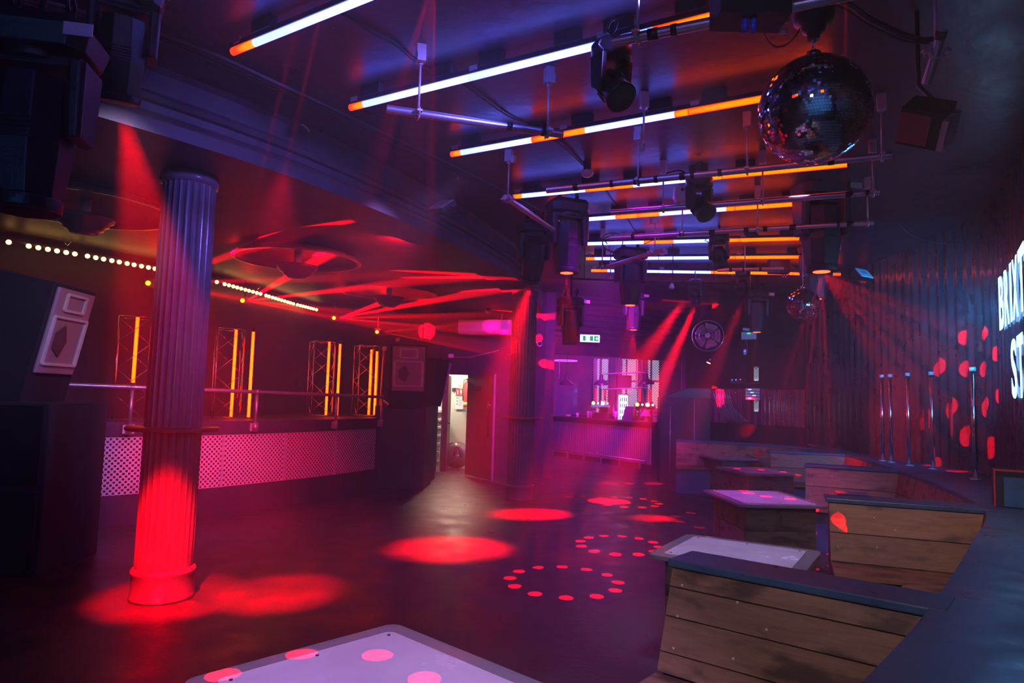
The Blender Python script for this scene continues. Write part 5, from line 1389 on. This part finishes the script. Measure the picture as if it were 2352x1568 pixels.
# low panel wall behind the end bench
# tables
def table(cx, cy_, w, d, rz, label, h=.65, boxw=None, frost=True):
    t = thing('booth_table', label, 'table', (cx, cy_, 0), rz, 'acrylic topped booth tables')
    def rr(w, d, r, z):
        o = []
        for (sx, sy, a0) in ((1, 1, 0), (-1, 1, PI / 2), (-1, -1, PI), (1, -1, 3 * PI / 2)):
            for k in range(7):
                a = a0 + PI / 2 * k / 6; o.append((sx * (w / 2 - r) + r * math.cos(a), sy * (d / 2 - r) + r * math.sin(a), z))
        return o
    g = MB(); g.prism(rr(w, d, .05, h - .034), (0, 0, .026)); g.build('acrylic_top', M['acry'], t, bevel=.003)
    g = MB(); g.prism(rr(w - .15, d - .15, .03, h - .0075), (0, 0, .003)); g.build('frosted_panel', M['top'], t)
    g = MB()
    for sx in (-1, 0, 1):
        for sy in (-1, 1): g.cyl((sx * (w / 2 - .11), sy * (d / 2 - .11), h - .005), (sx * (w / 2 - .11), sy * (d / 2 - .11), h - .001), .006, n=8)
    g.build('screw_caps', M['dark'], t)
    bw, bd_ = w - .17, d - .17
    g = MB(); zz = [0, .17, .40, h - .036]
    for k, (z0, z1) in enumerate(zip(zz, zz[1:])):
        if bd_ > 0:
            for sy in (-1, 1): g.box((0, sy * (bd_ / 2 - .011), (z0 + z1) / 2), (bw, .022, z1 - z0 - .005))
            for sx in (-1, 1): g.box((sx * (bw / 2 - .011), 0, (z0 + z1) / 2), (.022, bd_ - .046, z1 - z0 - .005))
    g.build('box_boards', M['wood2'], t)
    g = MB(); g.box((0, 0, h / 2 - .02), (bw - .05, bd_ - .05, h - .05)); g.build('box_lining', M['black'], t)
    return t
def table_px(pa, pb, depth, label, h=.65, rzadd=0.0):
    """pa, pb = picture points of the near left and near right corners of the top"""
    a = PZ(*pa, h - .03); b_ = PZ(*pb, h - .03); d = (b_ - a); w = d.length; rz = math.atan2(d.y, d.x) + rzadd
    n_ = Vector((-math.sin(rz), math.cos(rz))); c = (a + b_) / 2
    return table(c.x + n_.x * depth / 2, c.y + n_.y * depth / 2, w, depth, rz, label, h)
# nearest right table: corners (1482,1268) left, (1590,1222) far, (1886,1262) right
a = PZ(1482, 1268, .65); b_ = PZ(1578, 1222, .65); c_ = PZ(1888, 1262, .65)
u_ = (c_ - b_); rz1 = math.atan2(u_.y, u_.x); w1 = u_.length; d1 = abs((a - b_).dot(Vector((-math.sin(rz1), math.cos(rz1), 0))))
cc = (b_ + c_) / 2 - Vector((-math.sin(rz1), math.cos(rz1), 0)) * d1 / 2
table(cc.x, cc.y, w1, d1, rz1, 'white topped booth table right beside the nearest booth divider')
# foreground table
a = PZ(412, 1556, .65); b_ = PZ(907, 1424, .65); u_ = (b_ - a); rz0 = math.atan2(u_.y, u_.x); c_ = PZ(1232, 1570, .65); v_ = c_ - b_
w0 = u_.length; d0 = .95; nn_ = Vector((math.sin(rz0), -math.cos(rz0), 0)); cc = (a + b_) / 2 + nn_ * d0 / 2
print('FG', w0, math.degrees(rz0), math.degrees(math.atan2(v_.y, v_.x)))
table(cc.x, cc.y, w0, d0, rz0, 'lilac lit acrylic table in the foreground, cut off by the bottom edge')
table_px((1700, 1164), (1906, 1168), 1.0, 'booth table with pink top touching the second divider')
table_px((1712, 1092), (1845, 1094), .95, 'booth table with flat pink top in front of the third divider')
table_px((1650, 1057), (1760, 1059), .85, 'dark red booth table farthest back with a glowing figurine')
fgn = thing('flower_sprig', 'tiny glowing red sprig standing on the farthest booth table', 'decoration', tuple(PZ(1738, 1054, .65)))
g = MB(); g.tube([(0, 0, 0), (0.01, 0, .05), (-.005, 0, .10)], .018, 8)
for (x, z, r) in ((-.03, .10, .02), (0, .12, .025), (.03, .10, .025), (.06, .085, .018), (.09, .075, .014), (.02, .08, .022)): g.sphere((x, 0, z), r, 8, 6)
g.build('petals', mat('red_petals', (.9, .05, .03), .5), fgn)
fd = thing('folded_cloth', 'dark folded cloth lying on the fourth booth seat', 'cloth', (PZ(1815, 1076, .46).x, PZ(1815, 1076, .46).y, .45))
g = MB(); g.sphere((0, 0, .03), .14, 16, 8, (1.2, .7, .35)); g.build('cloth_heap', M['cloth'], fd)
ph = thing('paper_card', 'thin red lit card lying on the top board of the second divider', 'card', tuple(PZ(1955, 1133, CAPZ + .003)), -.3)
g = MB(); g.box((0, 0, .003), (.22, .2, .003)); g.build('card_sheet', mat('card', (.14, .15, .22), .35), ph)
# crate on the ledge
ct = thing('storage_crate', 'blue faced open crate standing on the ledge at the right edge', 'crate', tuple(PZ(2345, 1163, CAPZ)), -.55)
g = MB()
W2, H2, D_2 = .30, .25, .2
for c0, s0 in (((-W2 / 2, 0, H2 / 2), (.02, D_2, H2)), ((W2 / 2, 0, H2 / 2), (.02, D_2, H2)), ((0, D_2 / 2, H2 / 2), (W2, .02, H2)), ((0, 0, .01), (W2, D_2, .02)), ((0, -D_2 / 2, H2 * .42), (W2, .02, H2 * .84))): g.box(c0, s0)
g.build('crate_body', M['black'], ct)
g = MB(); g.box((0.02, -D_2 / 2 - .014, H2 * .42), (W2 * .82, .008, H2 * .80)); g.build('front_board', mat('blue_board', (.03, .16, .30), .5, var=.3), ct)
g = MB(); g.box((0, -D_2 / 2, H2), (W2 + .02, .02, .012)); g.box((-W2 / 2 - .004, -D_2 / 2, H2 / 2), (.012, .012, H2)); g.build('rim', M['red_paint'], ct)
# upright poles in front of the ribbed wall
for (x, y0_, y1_, yy, w) in ((2028, 842, 1045, 8.6, 'left of the blue lit one'), (2047, 840, 1047, 8.4, 'catching blue light'), (2088, 845, 1050, 8.0, 'behind the lowest red dot'), (2143, 850, 1055, 7.6, 'right of the paired red dots'), (2240, 860, 1070, 6.6, 'nearest the illuminated sign')):
    p = PY(x, y1_, yy); q = PY(x, y0_, yy)
    t = thing('chrome_pole', 'thin upright pole by the ribbed wall, ' + w, 'pole', (p.x, p.y, CAPZ), 0, 'upright poles along the right wall')
    g = MB(); g.cyl((0, 0, 0), (0, 0, 1.06), .022, n=16); g.build('pole_tube', M['chrome'], t)
    g = MB(); g.cyl((0, 0, 0), (0, 0, .015), .045, n=20); g.build('foot_plate', M['galv'], t)
    g = MB(); g.cyl((0, 0, 1.04), (0, 0, 1.08), .028, n=16); g.build('cap', M['galv'], t)

# ================================================================ illuminated sign
Lsg = near_s(wright, (4.85, 6.85))
sg = thing('illuminated_sign', 'white glowing letter sign reading BRIXT over ST on the right wall', 'sign', (4.6, 6.4, 2.2))
def letter(ch, s0, z0, w_, h_):
    cu = bpy.data.curves.new('letter', 'FONT'); cu.body = ch; cu.size = 1.0; cu.extrude = .0; cu.offset = .022; cu.resolution_u = 4
    ob = bpy.data.objects.new('tmp', cu); C.objects.link(ob)
    dg = bpy.context.evaluated_depsgraph_get(); me0 = bpy.data.meshes.new_from_object(ob.evaluated_get(dg))
    bpy.data.objects.remove(ob)
    xs = [v.co.x for v in me0.vertices]; ys = [v.co.y for v in me0.vertices]; x0, x1, y0_, y1_ = min(xs), max(xs), min(ys), max(ys)
    g = MB(); nv = len(me0.vertices); fr, bk = [], []
    for v in me0.vertices:
        u_ = (v.co.x - x0) / (x1 - x0) * w_; z = z0 + (v.co.y - y0_) / (y1_ - y0_) * h_
        q, t = along(wright, s0 - u_); nx = Vector((-t.y, t.x))
        fr.append((q.x + nx.x * .038, q.y + nx.y * .038, z)); bk.append((q.x + nx.x * .034, q.y + nx.y * .034, z))
    F = [tuple(p.vertices) for p in me0.polygons]
    ec = {}
    for p in F:
        for a_, b_ in zip(p, p[1:] + p[:1]): ec[(a_, b_)] = 1
    g.add(fr, F); g.add(bk, [tuple(reversed(p)) for p in F])
    side = [(a_, b_) for (a_, b_) in ec if (b_, a_) not in ec]
    g.add(fr + bk, [(a_, a_ + nv, b_ + nv, b_) for a_, b_ in side])
    bpy.data.meshes.remove(me0)
    o = g.build('letter_' + ch.lower(), M['cyan'], sg, world=True)
    return o
def sgn_s(px):  # arc length on the wall in the direction of a picture column
    r = ray(px, 800); best = (9, 0)
    for i in range(600):
        s_ = near_s(wright, (4.0, 5.3)) + i * .008
        q, t = along(wright, s_); e_ = abs((q.x - t.y * .038) / (q.y + t.x * .038) - r.x / r.y)
        if e_ < best[0]: best = (e_, s_)
    return best[1]
for ch, xa, xb in (('B', 2297, 2307.5), ('R', 2310, 2320), ('I', 2323, 2326.5), ('X', 2329, 2341)):
    a_ = sgn_s(xa); b_ = sgn_s(xb); letter(ch, a_, 2.29, abs(a_ - b_), .50)
a_ = sgn_s(2344); letter('T', a_, 2.29, .42, .50)
for ch, xa, xb in (('S', 2321, 2333),):
    a_ = sgn_s(xa); b_ = sgn_s(xb); letter(ch, a_, 1.64, abs(a_ - b_), .50)
a_ = sgn_s(2335); letter('T', a_, 1.64, .40, .50)
print('sign arc', sgn_s(2297), sgn_s(2342))
